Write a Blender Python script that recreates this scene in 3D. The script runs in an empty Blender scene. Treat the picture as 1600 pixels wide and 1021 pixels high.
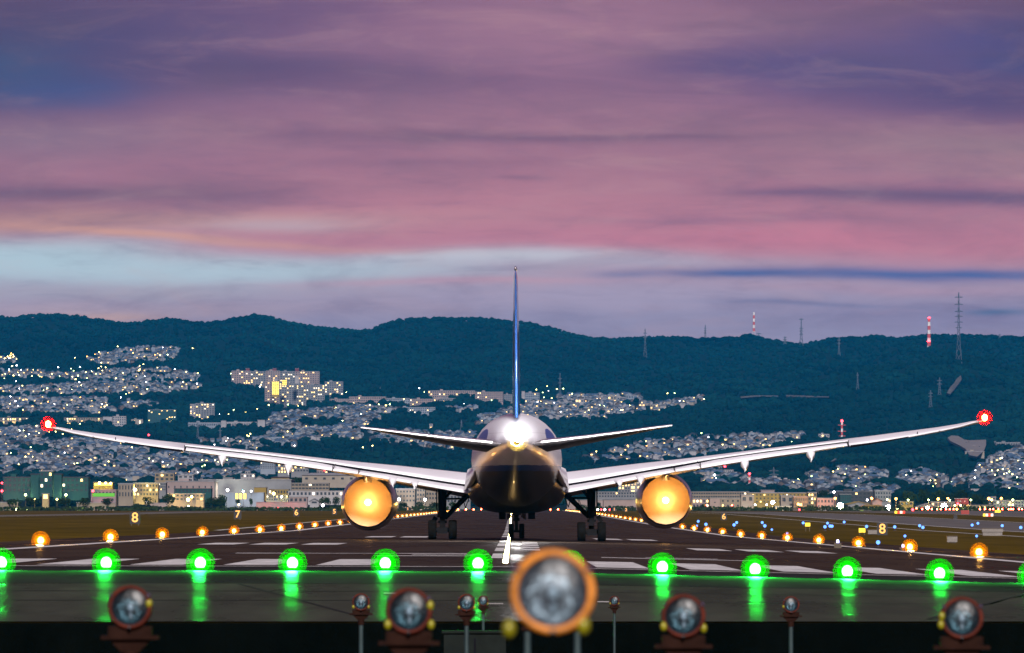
import bpy, bmesh, math, random
import numpy as np
from mathutils import Vector, Matrix

SC = bpy.context.scene
COL = SC.collection
R = math.radians
rnd = random.Random(7)

# ------------------------------------------------------------------ camera
F = 10560.0          # focal length in photo pixels (1600 wide)
HZ = 808.0           # eye level in the photo
HC = 1.5             # eye height above the threshold
cam = bpy.data.cameras.new('camera')
camo = bpy.data.objects.new('camera', cam)
COL.objects.link(camo)
SC.camera = camo
cam.sensor_width = 36.0
cam.lens = 36.0 * F / 1600.0
cam.shift_y = (HZ - 510.5) / 1600.0
cam.clip_start = 1.0
cam.clip_end = 40000.0
camo.location = (0, 0, HC)
camo.rotation_euler = (R(90), 0, 0)
cam.dof.use_dof = True
cam.dof.focus_distance = 480.0
cam.dof.aperture_fstop = 8.5

# ------------------------------------------------------------------ render look
SC.view_settings.view_transform = 'Standard'
SC.view_settings.look = 'None'
SC.view_settings.gamma = 1.0
SC.view_settings.exposure = 0.45
SC.cycles.use_denoising = True
SC.cycles.max_bounces = 6
SC.cycles.diffuse_bounces = 2
SC.cycles.glossy_bounces = 3
SC.cycles.transmission_bounces = 4
SC.cycles.volume_bounces = 0
SC.cycles.transparent_max_bounces = 40
SC.cycles.sample_clamp_indirect = 4.0
SC.cycles.light_sampling_threshold = 0.0
SC.cycles.caustics_reflective = False
SC.cycles.caustics_refractive = False

# ------------------------------------------------------------------ sun (afterglow behind the camera)
SUN_ELEV = 30.0
sl = bpy.data.lights.new('sun', 'SUN')
sl.energy = 3.5
sl.angle = R(6)
sl.color = (1.0, 0.93, 0.90)
so = bpy.data.objects.new('sun', sl)
COL.objects.link(so)
so.rotation_euler = (R(90 - SUN_ELEV), 0, R(6))

# ------------------------------------------------------------------ node helper
class NG:
    def __init__(s, tree): s.t = tree; s.n = tree.nodes; s.l = tree.links
    def node(s, typ, **kw):
        n = s.n.new(typ)
        for k, v in kw.items(): setattr(n, k, v)
        return n
    def link(s, a, b): s.l.new(a, b)
    def _in(s, sock, v):
        if hasattr(v, 'is_output'): s.l.new(v, sock)
        else: sock.default_value = v
    def math(s, op, a, b=0.0, c=0.0, clamp=False):
        n = s.node('ShaderNodeMath', operation=op, use_clamp=clamp)
        s._in(n.inputs[0], a); s._in(n.inputs[1], b)
        if op == 'MULTIPLY_ADD': s._in(n.inputs[2], c)
        return n.outputs[0]
    def mix(s, fac, a, b, mode='MIX'):
        n = s.node('ShaderNodeMix', data_type='RGBA', blend_type=mode)
        s._in(n.inputs[0], fac)
        s._in(n.inputs[6], a if hasattr(a, 'is_output') else (*a, 1))
        s._in(n.inputs[7], b if hasattr(b, 'is_output') else (*b, 1))
        return n.outputs[2]
    def noise(s, vec, scale=5, detail=4, rough=0.5, dist=0.0):
        n = s.node('ShaderNodeTexNoise')
        if vec is not None: s.l.new(vec, n.inputs['Vector'])
        n.inputs['Scale'].default_value = scale; n.inputs['Detail'].default_value = detail
        n.inputs['Roughness'].default_value = rough; n.inputs['Distortion'].default_value = dist
        return n.outputs['Fac']
    def ramp(s, fac, stops, interp='LINEAR'):
        n = s.node('ShaderNodeValToRGB')
        cr = n.color_ramp; cr.interpolation = interp
        while len(cr.elements) < len(stops): cr.elements.new(0.5)
        for e, (p, c) in zip(cr.elements, stops):
            e.position = p; e.color = (*c, 1) if len(c) == 3 else c
        s._in(n.inputs[0], fac)
        return n.outputs[0]
    def maprange(s, v, a, b, c=0.0, d=1.0, smooth=True):
        n = s.node('ShaderNodeMapRange', interpolation_type='SMOOTHSTEP' if smooth else 'LINEAR')
        s._in(n.inputs[0], v)
        for i, q in enumerate((a, b, c, d)): n.inputs[1 + i].default_value = q
        return n.outputs[0]
    def comb(s, x, y, z=0.0):
        n = s.node('ShaderNodeCombineXYZ')
        s._in(n.inputs[0], x); s._in(n.inputs[1], y); s._in(n.inputs[2], z)
        return n.outputs[0]

def lin(r, g, b):
    f = lambda c: (c / 255 / 12.92) if c / 255 <= 0.04045 else ((c / 255 + 0.055) / 1.055) ** 2.4
    return (f(r), f(g), f(b))

# ------------------------------------------------------------------ sky (world, laid out by direction)
W = bpy.data.worlds.new('World')
SC.world = W
W.use_nodes = True
W.node_tree.nodes.clear()
g = NG(W.node_tree)
tc = g.node('ShaderNodeTexCoord')
sep = g.node('ShaderNodeSeparateXYZ'); g.link(tc.outputs['Generated'], sep.inputs[0])
ay = g.math('MAXIMUM', g.math('ABSOLUTE', sep.outputs[1]), 0.02)
u = g.math('DIVIDE', sep.outputs[0], ay)           # tangent of the bearing
v = g.math('DIVIDE', sep.outputs[2], ay)           # tangent of the elevation
sx = g.math('MULTIPLY_ADD', u, F / 1600, 0.5)      # 0..1 over the lens' 8.7 degrees of bearing
sy = g.math('MULTIPLY_ADD', v, -F / 1600, HZ / 1600)   # 0 at 4.4 degrees up, 0.505 at eye level
wv = g.comb(g.math('MULTIPLY', sx, 2.0), g.math('MULTIPLY', sy, 9.0), 0.3)
warp = g.noise(wv, 1.3, 3, 0.5)
warp2 = g.noise(g.comb(g.math('MULTIPLY', sx, 1.5), g.math('MULTIPLY', sy, 5.0), 4.0), 2.2, 4, 0.55)
wx = g.math('ADD', sx, g.math('MULTIPLY', g.math('SUBTRACT', warp2, 0.5), 0.16))
wy = g.math('ADD', sy, g.math('MULTIPLY', g.math('SUBTRACT', warp, 0.5), 0.028))
base = g.ramp(g.math('MULTIPLY', wy, 2.0), [
    (0.00, lin(140, 92, 126)), (0.12, lin(156, 104, 134)), (0.26, lin(162, 106, 130)), (0.40, lin(182, 114, 134)),
    (0.49, lin(200, 122, 140)), (0.555, lin(176, 150, 172)), (0.62, lin(160, 148, 176)), (1.0, lin(120, 118, 150))])
def blob(col, x, y, rx, ry, amt, k=0.0, sharp=2.0):
    """a cloud bank: bearing x, height y, half widths rx, ry in photo pixels, k its slant"""
    global base
    dxr = g.math('SUBTRACT', wx, x / 1600)
    dx = g.math('MULTIPLY', dxr, 1600.0 / rx)
    dyr = g.math('SUBTRACT', g.math('SUBTRACT', wy, y / 1600), g.math('MULTIPLY', dxr, k))
    dy = g.math('MULTIPLY', dyr, 1600.0 / ry)
    d2 = g.math('ADD', g.math('POWER', g.math('ABSOLUTE', dx), sharp), g.math('POWER', g.math('ABSOLUTE', dy), sharp))
    fac = g.math('MULTIPLY', g.math('POWER', 2.718, g.math('MULTIPLY', d2, -1.0)), amt)
    base = g.mix(fac, base, lin(*col))
blob((92, 64, 118), 250, 10, 420, 50, 0.6)
blob((72, 62, 122), 120, 60, 330, 60, 0.85)
blob((66, 62, 122), 80, 130, 300, 55, 0.8)
blob((22, 92, 150), -10, 112, 130, 50, 0.85)
blob((40, 78, 150), 90, 150, 120, 24, 0.6)
blob((82, 60, 110), 430, 112, 270, 34, 0.8)
blob((120, 80, 118), 640, 128, 330, 22, 0.6)
blob((168, 114, 140), 880, 40, 260, 60, 0.7)
blob((160, 112, 134), 1200, 45, 150, 30, 0.7)
blob((92, 66, 118), 1180, 100, 190, 26, 0.75)
blob((82, 66, 132), 1370, 110, 230, 48, 0.9)
blob((84, 60, 120), 1540, 150, 240, 40, 0.85)
blob((56, 62, 150), 1610, 60, 200, 40, 0.7)
blob((40, 60, 140), 1620, 100, 70, 22, 0.7)
blob((160, 124, 134), 1560, 225, 330, 24, 0.75)
blob((170, 124, 138), 1500, 262, 300, 16, 0.5)
blob((142, 116, 138), 40, 220, 260, 30, 0.6)
blob((112, 80, 108), 160, 300, 360, 20, 0.85)
blob((148, 104, 110), 60, 336, 300, 22, 0.7)
blob((108, 74, 108), 800, 217, 300, 9, 0.6)
blob((120, 80, 112), 1080, 214, 150, 6, 0.5)
blob((118, 78, 110), 560, 210, 150, 8, 0.4)
blob((128, 84, 116), 640, 256, 220, 8, 0.4)
blob((108, 78, 112), 805, 277, 46, 4, 0.5)
blob((100, 74, 114), 1500, 303, 300, 15, 0.85, 0.02)
blob((110, 78, 116), 1240, 298, 140, 6, 0.7)
blob((206, 126, 140), 800, 320, 420, 40, 0.5)
blob((214, 116, 138), 1230, 376, 380, 26, 0.75)
blob((150, 100, 128), 1100, 345, 260, 6, 0.45)
blob((220, 160, 150), 330, 345, 330, 16, 0.7)
blob((196, 176, 190), 440, 350, 120, 10, 0.7)
blob((186, 212, 222), 60, 406, 300, 40, 0.98, 0.02, 3.0)
blob((190, 212, 222), 420, 424, 340, 25, 0.92, 0.0, 2.6)
blob((206, 214, 224), 760, 404, 240, 13, 0.8)
blob((226, 158, 130), 200, 364, 330, 7, 0.8, 0.07)
blob((196, 138, 126), 120, 345, 300, 14, 0.5)
blob((186, 186, 204), 1000, 418, 240, 12, 0.6)
blob((182, 164, 188), 1000, 468, 520, 26, 0.8)
blob((204, 150, 168), 700, 446, 240, 6, 0.7)
blob((180, 172, 186), 150, 458, 360, 16, 0.8)
blob((204, 172, 176), 160, 486, 360, 14, 0.6)
blob((232, 178, 150), 180, 496, 110, 8, 0.6)
blob((58, 86, 150), 1180, 433, 150, 6, 0.85)
blob((64, 96, 156), 970, 436, 60, 5, 0.4)
blob((58, 88, 156), 1470, 430, 260, 9, 0.95)
blob((190, 150, 170), 1450, 452, 260, 8, 0.7)
blob((140, 126, 164), 1520, 490, 300, 28, 0.6)
blob((120, 118, 158), 1280, 476, 150, 4, 0.6)
blob((56, 104, 146), 1560, 484, 60, 6, 0.7)
# torn edges and long wisps
str1 = g.noise(g.comb(g.math('MULTIPLY', sx, 4.0), g.math('MULTIPLY', sy, 26.0), 1.0), 1.6, 6, 0.62, 0.6)
str2 = g.noise(g.comb(g.math('MULTIPLY', sx, 9.0), g.math('MULTIPLY', sy, 60.0), 7.0), 1.6, 4, 0.6, 0.4)
base = g.mix(g.maprange(str1, 0.48, 0.80, 0, 0.30), base, lin(84, 62, 108))
base = g.mix(g.maprange(str1, 0.50, 0.22, 0, 0.16), base, lin(222, 168, 166))
base = g.mix(g.maprange(str2, 0.52, 0.8, 0, 0.12), base, lin(110, 78, 116))
mot = g.noise(g.comb(g.math('MULTIPLY', sx, 5.0), g.math('MULTIPLY', sy, 16.0), 12.0), 1.7, 6, 0.6, 0.5)
base = g.mix(g.maprange(mot, 0.42, 0.72, 0, 0.26), base, lin(112, 86, 112))
mot2 = g.noise(g.comb(g.math('MULTIPLY', sx, 3.0), g.math('MULTIPLY', sy, 11.0), 22.0), 1.9, 6, 0.62, 0.8)
base = g.mix(g.maprange(mot2, 0.50, 0.78, 0, 0.22), base, lin(206, 156, 150))
hs = g.node('ShaderNodeHueSaturation'); hs.inputs['Saturation'].default_value = 0.93; g.link(base, hs.inputs['Color']); base = hs.outputs[0]
cor = g.math('MULTIPLY', g.math('POWER', g.math('ABSOLUTE', g.math('SUBTRACT', sx, 0.5)), 2.0), 4.0, clamp=True)
topd = g.math('MULTIPLY', cor, g.maprange(sy, 0.2, 0.0))
base = g.mix(g.math('MULTIPLY', topd, 0.55), base, lin(52, 46, 86))
nish = g.node('ShaderNodeTexSky', sky_type='NISHITA', sun_disc=False, sun_elevation=R(1.0), sun_rotation=R(186))
bg1 = g.node('ShaderNodeBackground'); g.link(nish.outputs[0], bg1.inputs[0]); bg1.inputs[1].default_value = 0.01
bg2 = g.node('ShaderNodeBackground'); g.link(base, bg2.inputs[0]); bg2.inputs[1].default_value = 0.73
ad = g.node('ShaderNodeAddShader'); g.link(bg1.outputs[0], ad.inputs[0]); g.link(bg2.outputs[0], ad.inputs[1])
wo = g.node('ShaderNodeOutputWorld'); g.link(ad.outputs[0], wo.inputs[0])

# ------------------------------------------------------------------ materials
M = {}
def bsdf_mat(name, col, rough=0.6, metal=0.0, var=0.15, scale=1.5, spec=0.5, bump=0.0, bscale=None, col2=None, coat=0.0):
    m = bpy.data.materials.new(name); m.use_nodes = True
    m.node_tree.nodes.clear(); q = NG(m.node_tree)
    out = q.node('ShaderNodeOutputMaterial'); b = q.node('ShaderNodeBsdfPrincipled')
    q.link(b.outputs[0], out.inputs[0])
    t = q.node('ShaderNodeTexCoord')
    n = q.noise(t.outputs['Object'], scale, 5, 0.6)
    c2 = col2 or tuple(max(0, c * (1 - 2.2 * var)) for c in col)
    hi = tuple(min(1, c * (1 + 0.6 * var)) for c in col)
    q.link(q.ramp(n, [(0.3, c2), (0.65, hi)]), b.inputs['Base Color'])
    b.inputs['Roughness'].default_value = rough; b.inputs['Metallic'].default_value = metal
    b.inputs['Specular IOR Level'].default_value = spec
    b.inputs['Coat Weight'].default_value = coat
    if bump:
        nb = q.noise(t.outputs['Object'], bscale or scale * 3, 4, 0.6)
        bn = q.node('ShaderNodeBump'); bn.inputs['Strength'].default_value = bump
        bn.inputs['Distance'].default_value = 0.3
        q.link(nb, bn.inputs['Height']); q.link(bn.outputs[0], b.inputs['Normal'])
    M[name] = m
    return m
def emit_mat(name, col, strength, sampled=True):
    m = bpy.data.materials.new(name); m.use_nodes = True
    m.node_tree.nodes.clear(); q = NG(m.node_tree)
    out = q.node('ShaderNodeOutputMaterial'); e = q.node('ShaderNodeEmission')
    e.inputs[0].default_value = (*col, 1); e.inputs[1].default_value = strength
    q.link(e.outputs[0], out.inputs[0])
    if not sampled: m.cycles.emission_sampling = 'NONE'
    M[name] = m
    return m

# ------------------------------------------------------------------ object helpers
def tag(o, label=None, cat=None, group=None, kind=None):
    if label: o['label'] = label
    if cat: o['category'] = cat
    if group: o['group'] = group
    if kind: o['kind'] = kind
    return o
def empty(name, loc, label=None, cat=None, group=None, rz=0.0):
    o = bpy.data.objects.new(name, None); COL.objects.link(o)
    o.location = loc; o.rotation_euler = (0, 0, rz); o.empty_display_size = 0.2
    return tag(o, label, cat, group)
class MB:
    def __init__(s): s.v = []; s.f = []; s.m = []; s.smooth = []
    def add(s, vs, fs, mi=0, sm=False):
        o = len(s.v); s.v += [tuple(p) for p in vs]
        for f in fs: s.f.append(tuple(i + o for i in f)); s.m.append(mi); s.smooth.append(sm)
        return s
    def box(s, x0, x1, y0, y1, z0, z1, mi=0):
        return s.add([(x0, y0, z0), (x1, y0, z0), (x1, y1, z0), (x0, y1, z0), (x0, y0, z1), (x1, y0, z1), (x1, y1, z1), (x0, y1, z1)],
                     [(0, 3, 2, 1), (4, 5, 6, 7), (0, 1, 5, 4), (1, 2, 6, 5), (2, 3, 7, 6), (3, 0, 4, 7)], mi)
    def tube(s, a, b, r0, r1=None, n=8, mi=0, caps=True, sm=True):
        a = Vector(a); b = Vector(b); r1 = r0 if r1 is None else r1
        d = (b - a).normalized(); up = Vector((0, 0, 1)) if abs(d.z) < 0.95 else Vector((0, 1, 0))
        e1 = d.cross(up).normalized(); e2 = d.cross(e1)
        vs = []
        for c, r in ((a, r0), (b, r1)):
            for k in range(n):
                t = 2 * math.pi * k / n
                vs.append(c + e1 * math.cos(t) * r + e2 * math.sin(t) * r)
        fs = [(k, (k + 1) % n, n + (k + 1) % n, n + k) for k in range(n)]
        s.add(vs, fs, mi, sm)
        if caps: s.add(vs, [tuple(range(n))[::-1], tuple(range(n, 2 * n))], mi)
        return s
    def loft(s, rings, mi=0, cap=(True, True), sm=True, closed=True):
        n = len(rings[0]); vs = [p for r in rings for p in r]; fs = []
        for j in range(len(rings) - 1):
            for k in range(n if closed else n - 1):
                fs.append((j * n + k, j * n + (k + 1) % n, (j + 1) * n + (k + 1) % n, (j + 1) * n + k))
        s.add(vs, fs, mi, sm)
        if closed:
            if cap[0]: s.add(rings[0], [tuple(range(n))[::-1]], mi)
            if cap[1]: s.add(rings[-1], [tuple(range(n))], mi)
        return s
    def lathe(s, prof, c=(0, 0, 0), axis='z', n=20, mi=0, cap=(False, False)):
        rings = []
        for (r, h) in prof:
            ring = []
            for k in range(n):
                t = 2 * math.pi * k / n; ca, sa = math.cos(t) * r, math.sin(t) * r
                ring.append((c[0] + ca, c[1] + sa, c[2] + h) if axis == 'z' else (c[0] + ca, c[1] + h, c[2] + sa))
            rings.append(ring)
        return s.loft(rings, mi, cap)
    def sphere(s, c, r, n=10, m=6, mi=0, sq=(1, 1, 1), sm=True):
        prof = []
        rings = []
        for j in range(m + 1):
            t = math.pi * j / m; rr = max(math.sin(t), 0.01)
            rings.append([(c[0] + math.cos(2 * math.pi * k / n) * rr * r * sq[0], c[1] + math.sin(2 * math.pi * k / n) * rr * r * sq[1],
                           c[2] + math.cos(t) * r * sq[2]) for k in range(n)])
        return s.loft(rings, mi, sm=sm)
    def mesh(s, name):
        me = bpy.data.meshes.new(name); me.from_pydata(s.v, [], s.f)
        me.polygons.foreach_set('material_index', s.m); me.polygons.foreach_set('use_smooth', s.smooth)
        me.update(); return me
    def build(s, name, mats, parent=None):
        me = s.mesh(name)
        for m in (mats if isinstance(mats, (list, tuple)) else [mats]): me.materials.append(m if not isinstance(m, str) else M[m])
        bm = bmesh.new(); bm.from_mesh(me); bmesh.ops.recalc_face_normals(bm, faces=bm.faces); bm.to_mesh(me); bm.free()
        return link(name, me, parent)
def link(name, me, parent=None, loc=None, scale=None):
    o = bpy.data.objects.new(name, me); COL.objects.link(o)
    if parent is not None: o.parent = parent
    if loc is not None: o.location = loc
    if scale is not None: o.scale = scale
    return o
def copy_tree(o, parent=None):
    c = o.copy(); COL.objects.link(c); c.parent = parent
    for ch in KIDS.get(o.name, []) or list(o.children): copy_tree(ch, c)
    return c
KIDS = {}
def copy_thing(root, loc, label=None, scale=None, rz=None):
    c = copy_tree(root); c.location = loc
    if label: c['label'] = label
    if scale is not None: c.scale = (scale,) * 3 if not isinstance(scale, tuple) else scale
    if rz is not None: c.rotation_euler = (0, 0, rz)
    return c
ONES = ['', 'first', 'second', 'third', 'fourth', 'fifth', 'sixth', 'seventh', 'eighth', 'ninth', 'tenth', 'eleventh', 'twelfth', 'thirteenth',
        'fourteenth', 'fifteenth', 'sixteenth', 'seventeenth', 'eighteenth', 'nineteenth']
TENS = ['', '', 'twent', 'thirt', 'fort', 'fift', 'sixt', 'sevent', 'eight', 'ninet']
def nth(n):
    if n < 20: return ONES[n]
    if n >= 100: return 'hundred and ' + nth(n - 100) if n > 100 else 'hundredth'
    return TENS[n // 10] + ('ieth' if n % 10 == 0 else 'y-' + ONES[n % 10])

# ------------------------------------------------------------------ terrain
TILT = 0.0125
CROWN = 0.0105
def g_base(Y):
    if Y < 25: return -0.35
    if Y < 60: return -0.35 - (Y - 25) / 35 * 2.65
    if Y < 139: return -3.0
    if Y < 145: return -3.0 + (Y - 139) / 6 * 2.23
    if Y < 198: return -(198 - Y) * 0.0146
    if Y < 700: return 0.0
    return 0.00183 * (Y - 700)
def g_tilt(Y):
    if Y < 145: return 0.0
    if Y < 190: return TILT * (Y - 145) / 45
    if Y < 1000: return TILT
    if Y < 1900: return TILT * (1900 - Y) / 900
    return 0.0
def zg(X, Y): return g_base(Y) - g_tilt(Y) * max(-60.0, min(60.0, X)) - g_tilt(Y) / TILT * CROWN * min(30.0, abs(X))
RIDGE = [(-1500, 545), (-900, 515), (-600, 510), (-300, 500), (0, 494), (25, 496), (50, 492), (100, 492), (115, 493), (160, 500), (200, 505), (240, 501), (270, 498), (300, 504), (330, 505),
         (360, 499), (400, 491), (430, 497), (470, 506), (500, 512), (540, 515), (580, 516), (600, 508), (625, 500), (660, 497), (740, 497),
         (780, 500), (820, 503), (860, 512), (885, 520), (920, 528), (960, 530), (1000, 528), (1050, 527), (1100, 530), (1150, 527), (1170, 523),
         (1200, 530), (1235, 537), (1260, 537), (1300, 529), (1340, 528), (1370, 525), (1405, 530), (1440, 524), (1520, 524), (1600, 526), (1900, 520), (2200, 540), (2600, 522), (3100, 560)]
RX = [p[0] for p in RIDGE]; RY = [p[1] + 3 for p in RIDGE]
TX = [-600, 0, 200, 400, 600, 800, 1000, 1200, 1350, 1440, 1490, 1540, 1600, 2200]
NODES = [
    (3000, [798.5] * 14), (3600, [794] * 14), (6000, [778] * 14),
    (7500, [748] * 14), (9000, [702] * 14), (10500, [658] * 14),
    (12000, [608, 608, 606, 604, 608, 612, 618, 610, 582, 562, 552, 560, 590, 600]),
    (12700, [590, 590, 588, 585, 590, 596, 600, 588, 572, 566, 562, 580, 600, 620]),
    (14800, None), (15300, [560] * 14), (17000, [640] * 14)]
def vnoise(x, y, seed=0):
    xi = np.floor(x).astype(np.int64); yi = np.floor(y).astype(np.int64); fx = x - xi; fy = y - yi
    fx = fx * fx * (3 - 2 * fx); fy = fy * fy * (3 - 2 * fy)
    def h(a, b):
        n = (a * 374761393 + b * 668265263 + seed * 1442695041) & 0x7fffffff
        n = ((n ^ (n >> 13)) * 1274126177) & 0x7fffffff
        return ((n ^ (n >> 16)) & 0xffff) / 65535.0
    return (h(xi, yi) * (1 - fx) + h(xi + 1, yi) * fx) * (1 - fy) + (h(xi, yi + 1) * (1 - fx) + h(xi + 1, yi + 1) * fx) * fy
def app_y(x, d):
    """height at which the ground at bearing x, distance d stands over the eye, as table values"""
    x = np.asarray(x, float); d = np.asarray(d, float)
    cols = [np.interp(x, RX, RY) if n[1] is None else np.interp(x, TX, n[1]) for n in NODES]
    ds = [n[0] for n in NODES]
    out = np.broadcast_to(cols[-1], np.broadcast(x, d).shape).copy()
    for i in range(len(ds) - 1, 0, -1):
        t = np.clip((d - ds[i - 1]) / (ds[i] - ds[i - 1]), 0, 1)
        val = cols[i - 1] * (1 - t) + cols[i] * t
        out = np.where(d <= ds[i], val, out)
    amp = np.interp(d, [3000, 6000, 9000, 11500, 14000, 14800], [0, 1.0, 3, 11, 13, 0.5])
    nn = vnoise(x / 75.0, d / 900.0, 1) - 0.5 + 0.5 * (vnoise(x / 30.0, d / 330.0, 2) - 0.5) + 0.25 * (vnoise(x / 13.0, d / 140.0, 3) - 0.5)
    return out + amp * nn * 1.6
def zt(X, Y):
    if Y <= 3000: return zg(X, Y)
    return float(HC + (HZ - app_y(800 + F * X / Y, Y)) * Y / F)
DG = np.arange(3000, 15000, 25.0)
_cache = {}
def dist_at(x, y):
    k = int(x)
    if k not in _cache: _cache[k] = app_y(np.full_like(DG, float(x)), DG)
    a = _cache[k]; i = np.argmax(a <= y)
    return float(DG[i]) if a[i] <= y else 14700.0
def P(x, y, d): return ((x - 800) * d / F, d, HC + (HZ - y) * d / F)
def PX(x, d): return (x - 800) * d / F
def on_ground(x, d):
    X = PX(x, d); return (X, d, zt(X, d))
# ------------------------------------------------------------------ ground materials
def ground_mat(name, c_lo, c_hi, rough, spec, streak=0.0, bump=0.3, sc=0.15, bsc=1.2, along=0.15, patch=None):
    m = bpy.data.materials.new(name); m.use_nodes = True; m.node_tree.nodes.clear(); q = NG(m.node_tree)
    out = q.node('ShaderNodeOutputMaterial'); b = q.node('ShaderNodeBsdfDiffuse'); gsy = q.node('ShaderNodeBsdfGlossy'); mxs = q.node('ShaderNodeMixShader')
    mxs.inputs[0].default_value = spec; q.link(b.outputs[0], mxs.inputs[1]); q.link(gsy.outputs[0], mxs.inputs[2]); q.link(mxs.outputs[0], out.inputs[0])
    ge = q.node('ShaderNodeNewGeometry'); se = q.node('ShaderNodeSeparateXYZ'); q.link(ge.outputs['Position'], se.inputs[0])
    vec = q.comb(se.outputs[0], q.math('MULTIPLY', se.outputs[1], along), 0)
    n1 = q.noise(vec, sc, 6, 0.65); n2 = q.noise(vec, sc * 7, 4, 0.6)
    mixn = q.math('MULTIPLY_ADD', n2, 0.35, q.math('MULTIPLY', n1, 0.75))
    col = q.ramp(mixn, [(0.32, c_lo), (0.75, c_hi)])
    rr = q.maprange(n1, 0.35, 0.65, rough - 0.12, rough + 0.12)
    if streak:   # rubber laid down by tyres along the runway's middle
        ax = q.math('ABSOLUTE', se.outputs[0])
        tyre = q.math('MULTIPLY', q.maprange(ax, 9.5, 2.5), q.noise(q.comb(q.math('MULTIPLY', se.outputs[0], 1.6), q.math('MULTIPLY', se.outputs[1], 0.012), 0), 1.5, 3))
        col = q.mix(q.math('MULTIPLY', tyre, streak), col, (0.012, 0.012, 0.013))
    q.link(col, b.inputs['Color']); q.link(rr, gsy.inputs['Roughness'])
    nb = q.noise(q.comb(se.outputs[0], q.math('MULTIPLY', se.outputs[1], 0.5), 0), bsc, 4, 0.65)
    bn = q.node('ShaderNodeBump'); bn.inputs['Strength'].default_value = bump; bn.inputs['Distance'].default_value = 0.12
    q.link(nb, bn.inputs['Height']); q.link(bn.outputs[0], b.inputs['Normal']); q.link(bn.outputs[0], gsy.inputs['Normal'])
    M[name] = m
ground_mat('grass_ground', (0.030, 0.024, 0.004), (0.110, 0.072, 0.012), 0.95, 0.0, bump=1.0, sc=0.05, bsc=2.5)  # dry grass tone, warmed in place of the lamps' orange glow
ground_mat('bank_soil', (0.0005, 0.0015, 0.0012), (0.0025, 0.004, 0.0035), 0.95, 0.0, bump=0.6, sc=0.6, bsc=3)
ground_mat('runway_asphalt', (0.015, 0.009, 0.005), (0.040, 0.024, 0.012), 0.30, 0.065, streak=0.6, bump=0.22)
ground_mat('overrun_asphalt', (0.006, 0.008, 0.007), (0.016, 0.018, 0.015), 0.36, 0.06, bump=0.22)
ground_mat('apron_concrete', (0.012, 0.017, 0.010), (0.040, 0.046, 0.028), 0.34, 0.075, bump=0.25, sc=0.25)
ground_mat('taxiway_asphalt', (0.06, 0.055, 0.05), (0.12, 0.11, 0.10), 0.5, 0.08, bump=0.2)
ground_mat('white_paint', (0.30, 0.30, 0.30), (0.66, 0.66, 0.64), 0.5, 0.08, bump=0.1, sc=0.8)
ground_mat('worn_paint', (0.20, 0.20, 0.19), (0.55, 0.54, 0.50), 0.6, 0.06, bump=0.1, sc=0.8)
ground_mat('joint_tar', (0.008, 0.008, 0.008), (0.015, 0.015, 0.014), 0.6, 0.05, bump=0.1)

ROWS = sorted(set([-60, 0, 10, 25, 40, 60, 100, 120, 139, 141, 143, 145, 150, 160, 170, 180, 190, 198, 210, 230] + list(range(250, 3000, 25)) + [3000]))
def ground_sheet(name, x0, x1, y0, y1, mat, off, xs=None, kind='structure', skew=0.0, parent=None):
    xs = sorted(set((xs or [x0, x1]) + [k_ for k_ in (-60, -30, 0, 30, 60) if x0 < k_ < x1]))
    ys = [y0] + [r for r in ROWS if y0 < r < y1] + [y1]
    mb = MB(); vs = []
    for y in ys:
        for x in xs:
            xx = x + skew * (y - y0)
            vs.append((xx, y, zg(xx, y) + off + (0.004 if y > 700 else 0) + (0.012 if y > 1000 and off else 0)))
    n = len(xs); fs = [(j * n + i, j * n + i + 1, (j + 1) * n + i + 1, (j + 1) * n + i) for j in range(len(ys) - 1) for i in range(n - 1)]
    mb.add(vs, fs, 0)
    o = mb.build(name, mat, parent)
    return tag(o, kind=kind)
XS = [-3000, -600, -200, -60, -30, 0, 30, 60, 200, 600, 3000]
ground_sheet('ground', -3000, 3000, -60, 145, 'bank_soil', 0.0, XS)
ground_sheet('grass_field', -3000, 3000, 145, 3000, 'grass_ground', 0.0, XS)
ground_sheet('overrun_pavement', -60, 60, 145.05, 178, 'apron_concrete', 0.03, [-60, -30, 0, 30, 60])
ground_sheet('overrun_asphalt', -60, 60, 178, 197.6, 'overrun_asphalt', 0.03, [-60, -30, 0, 30, 60])
ground_sheet('runway', -60, 60, 197.6, 330, 'runway_asphalt', 0.03, [-60, -30, 0, 30, 60])
ground_sheet('runway', -29, 29, 330, 2990, 'runway_asphalt', 0.03, [-29, 0, 29])
ground_sheet('taxiway', 72, 96, 300, 2600, 'taxiway_asphalt', 0.03, [72, 96])
ground_sheet('taxiway', 125, 150, 500, 2700, 'taxiway_asphalt', 0.03, [125, 150])
ground_sheet('taxiway', -130, -108, 600, 2700, 'taxiway_asphalt', 0.03, [-130, -108])
ground_sheet('apron', 150, 420, 2100, 2850, 'taxiway_asphalt', 0.03, [150, 200, 420])
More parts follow.
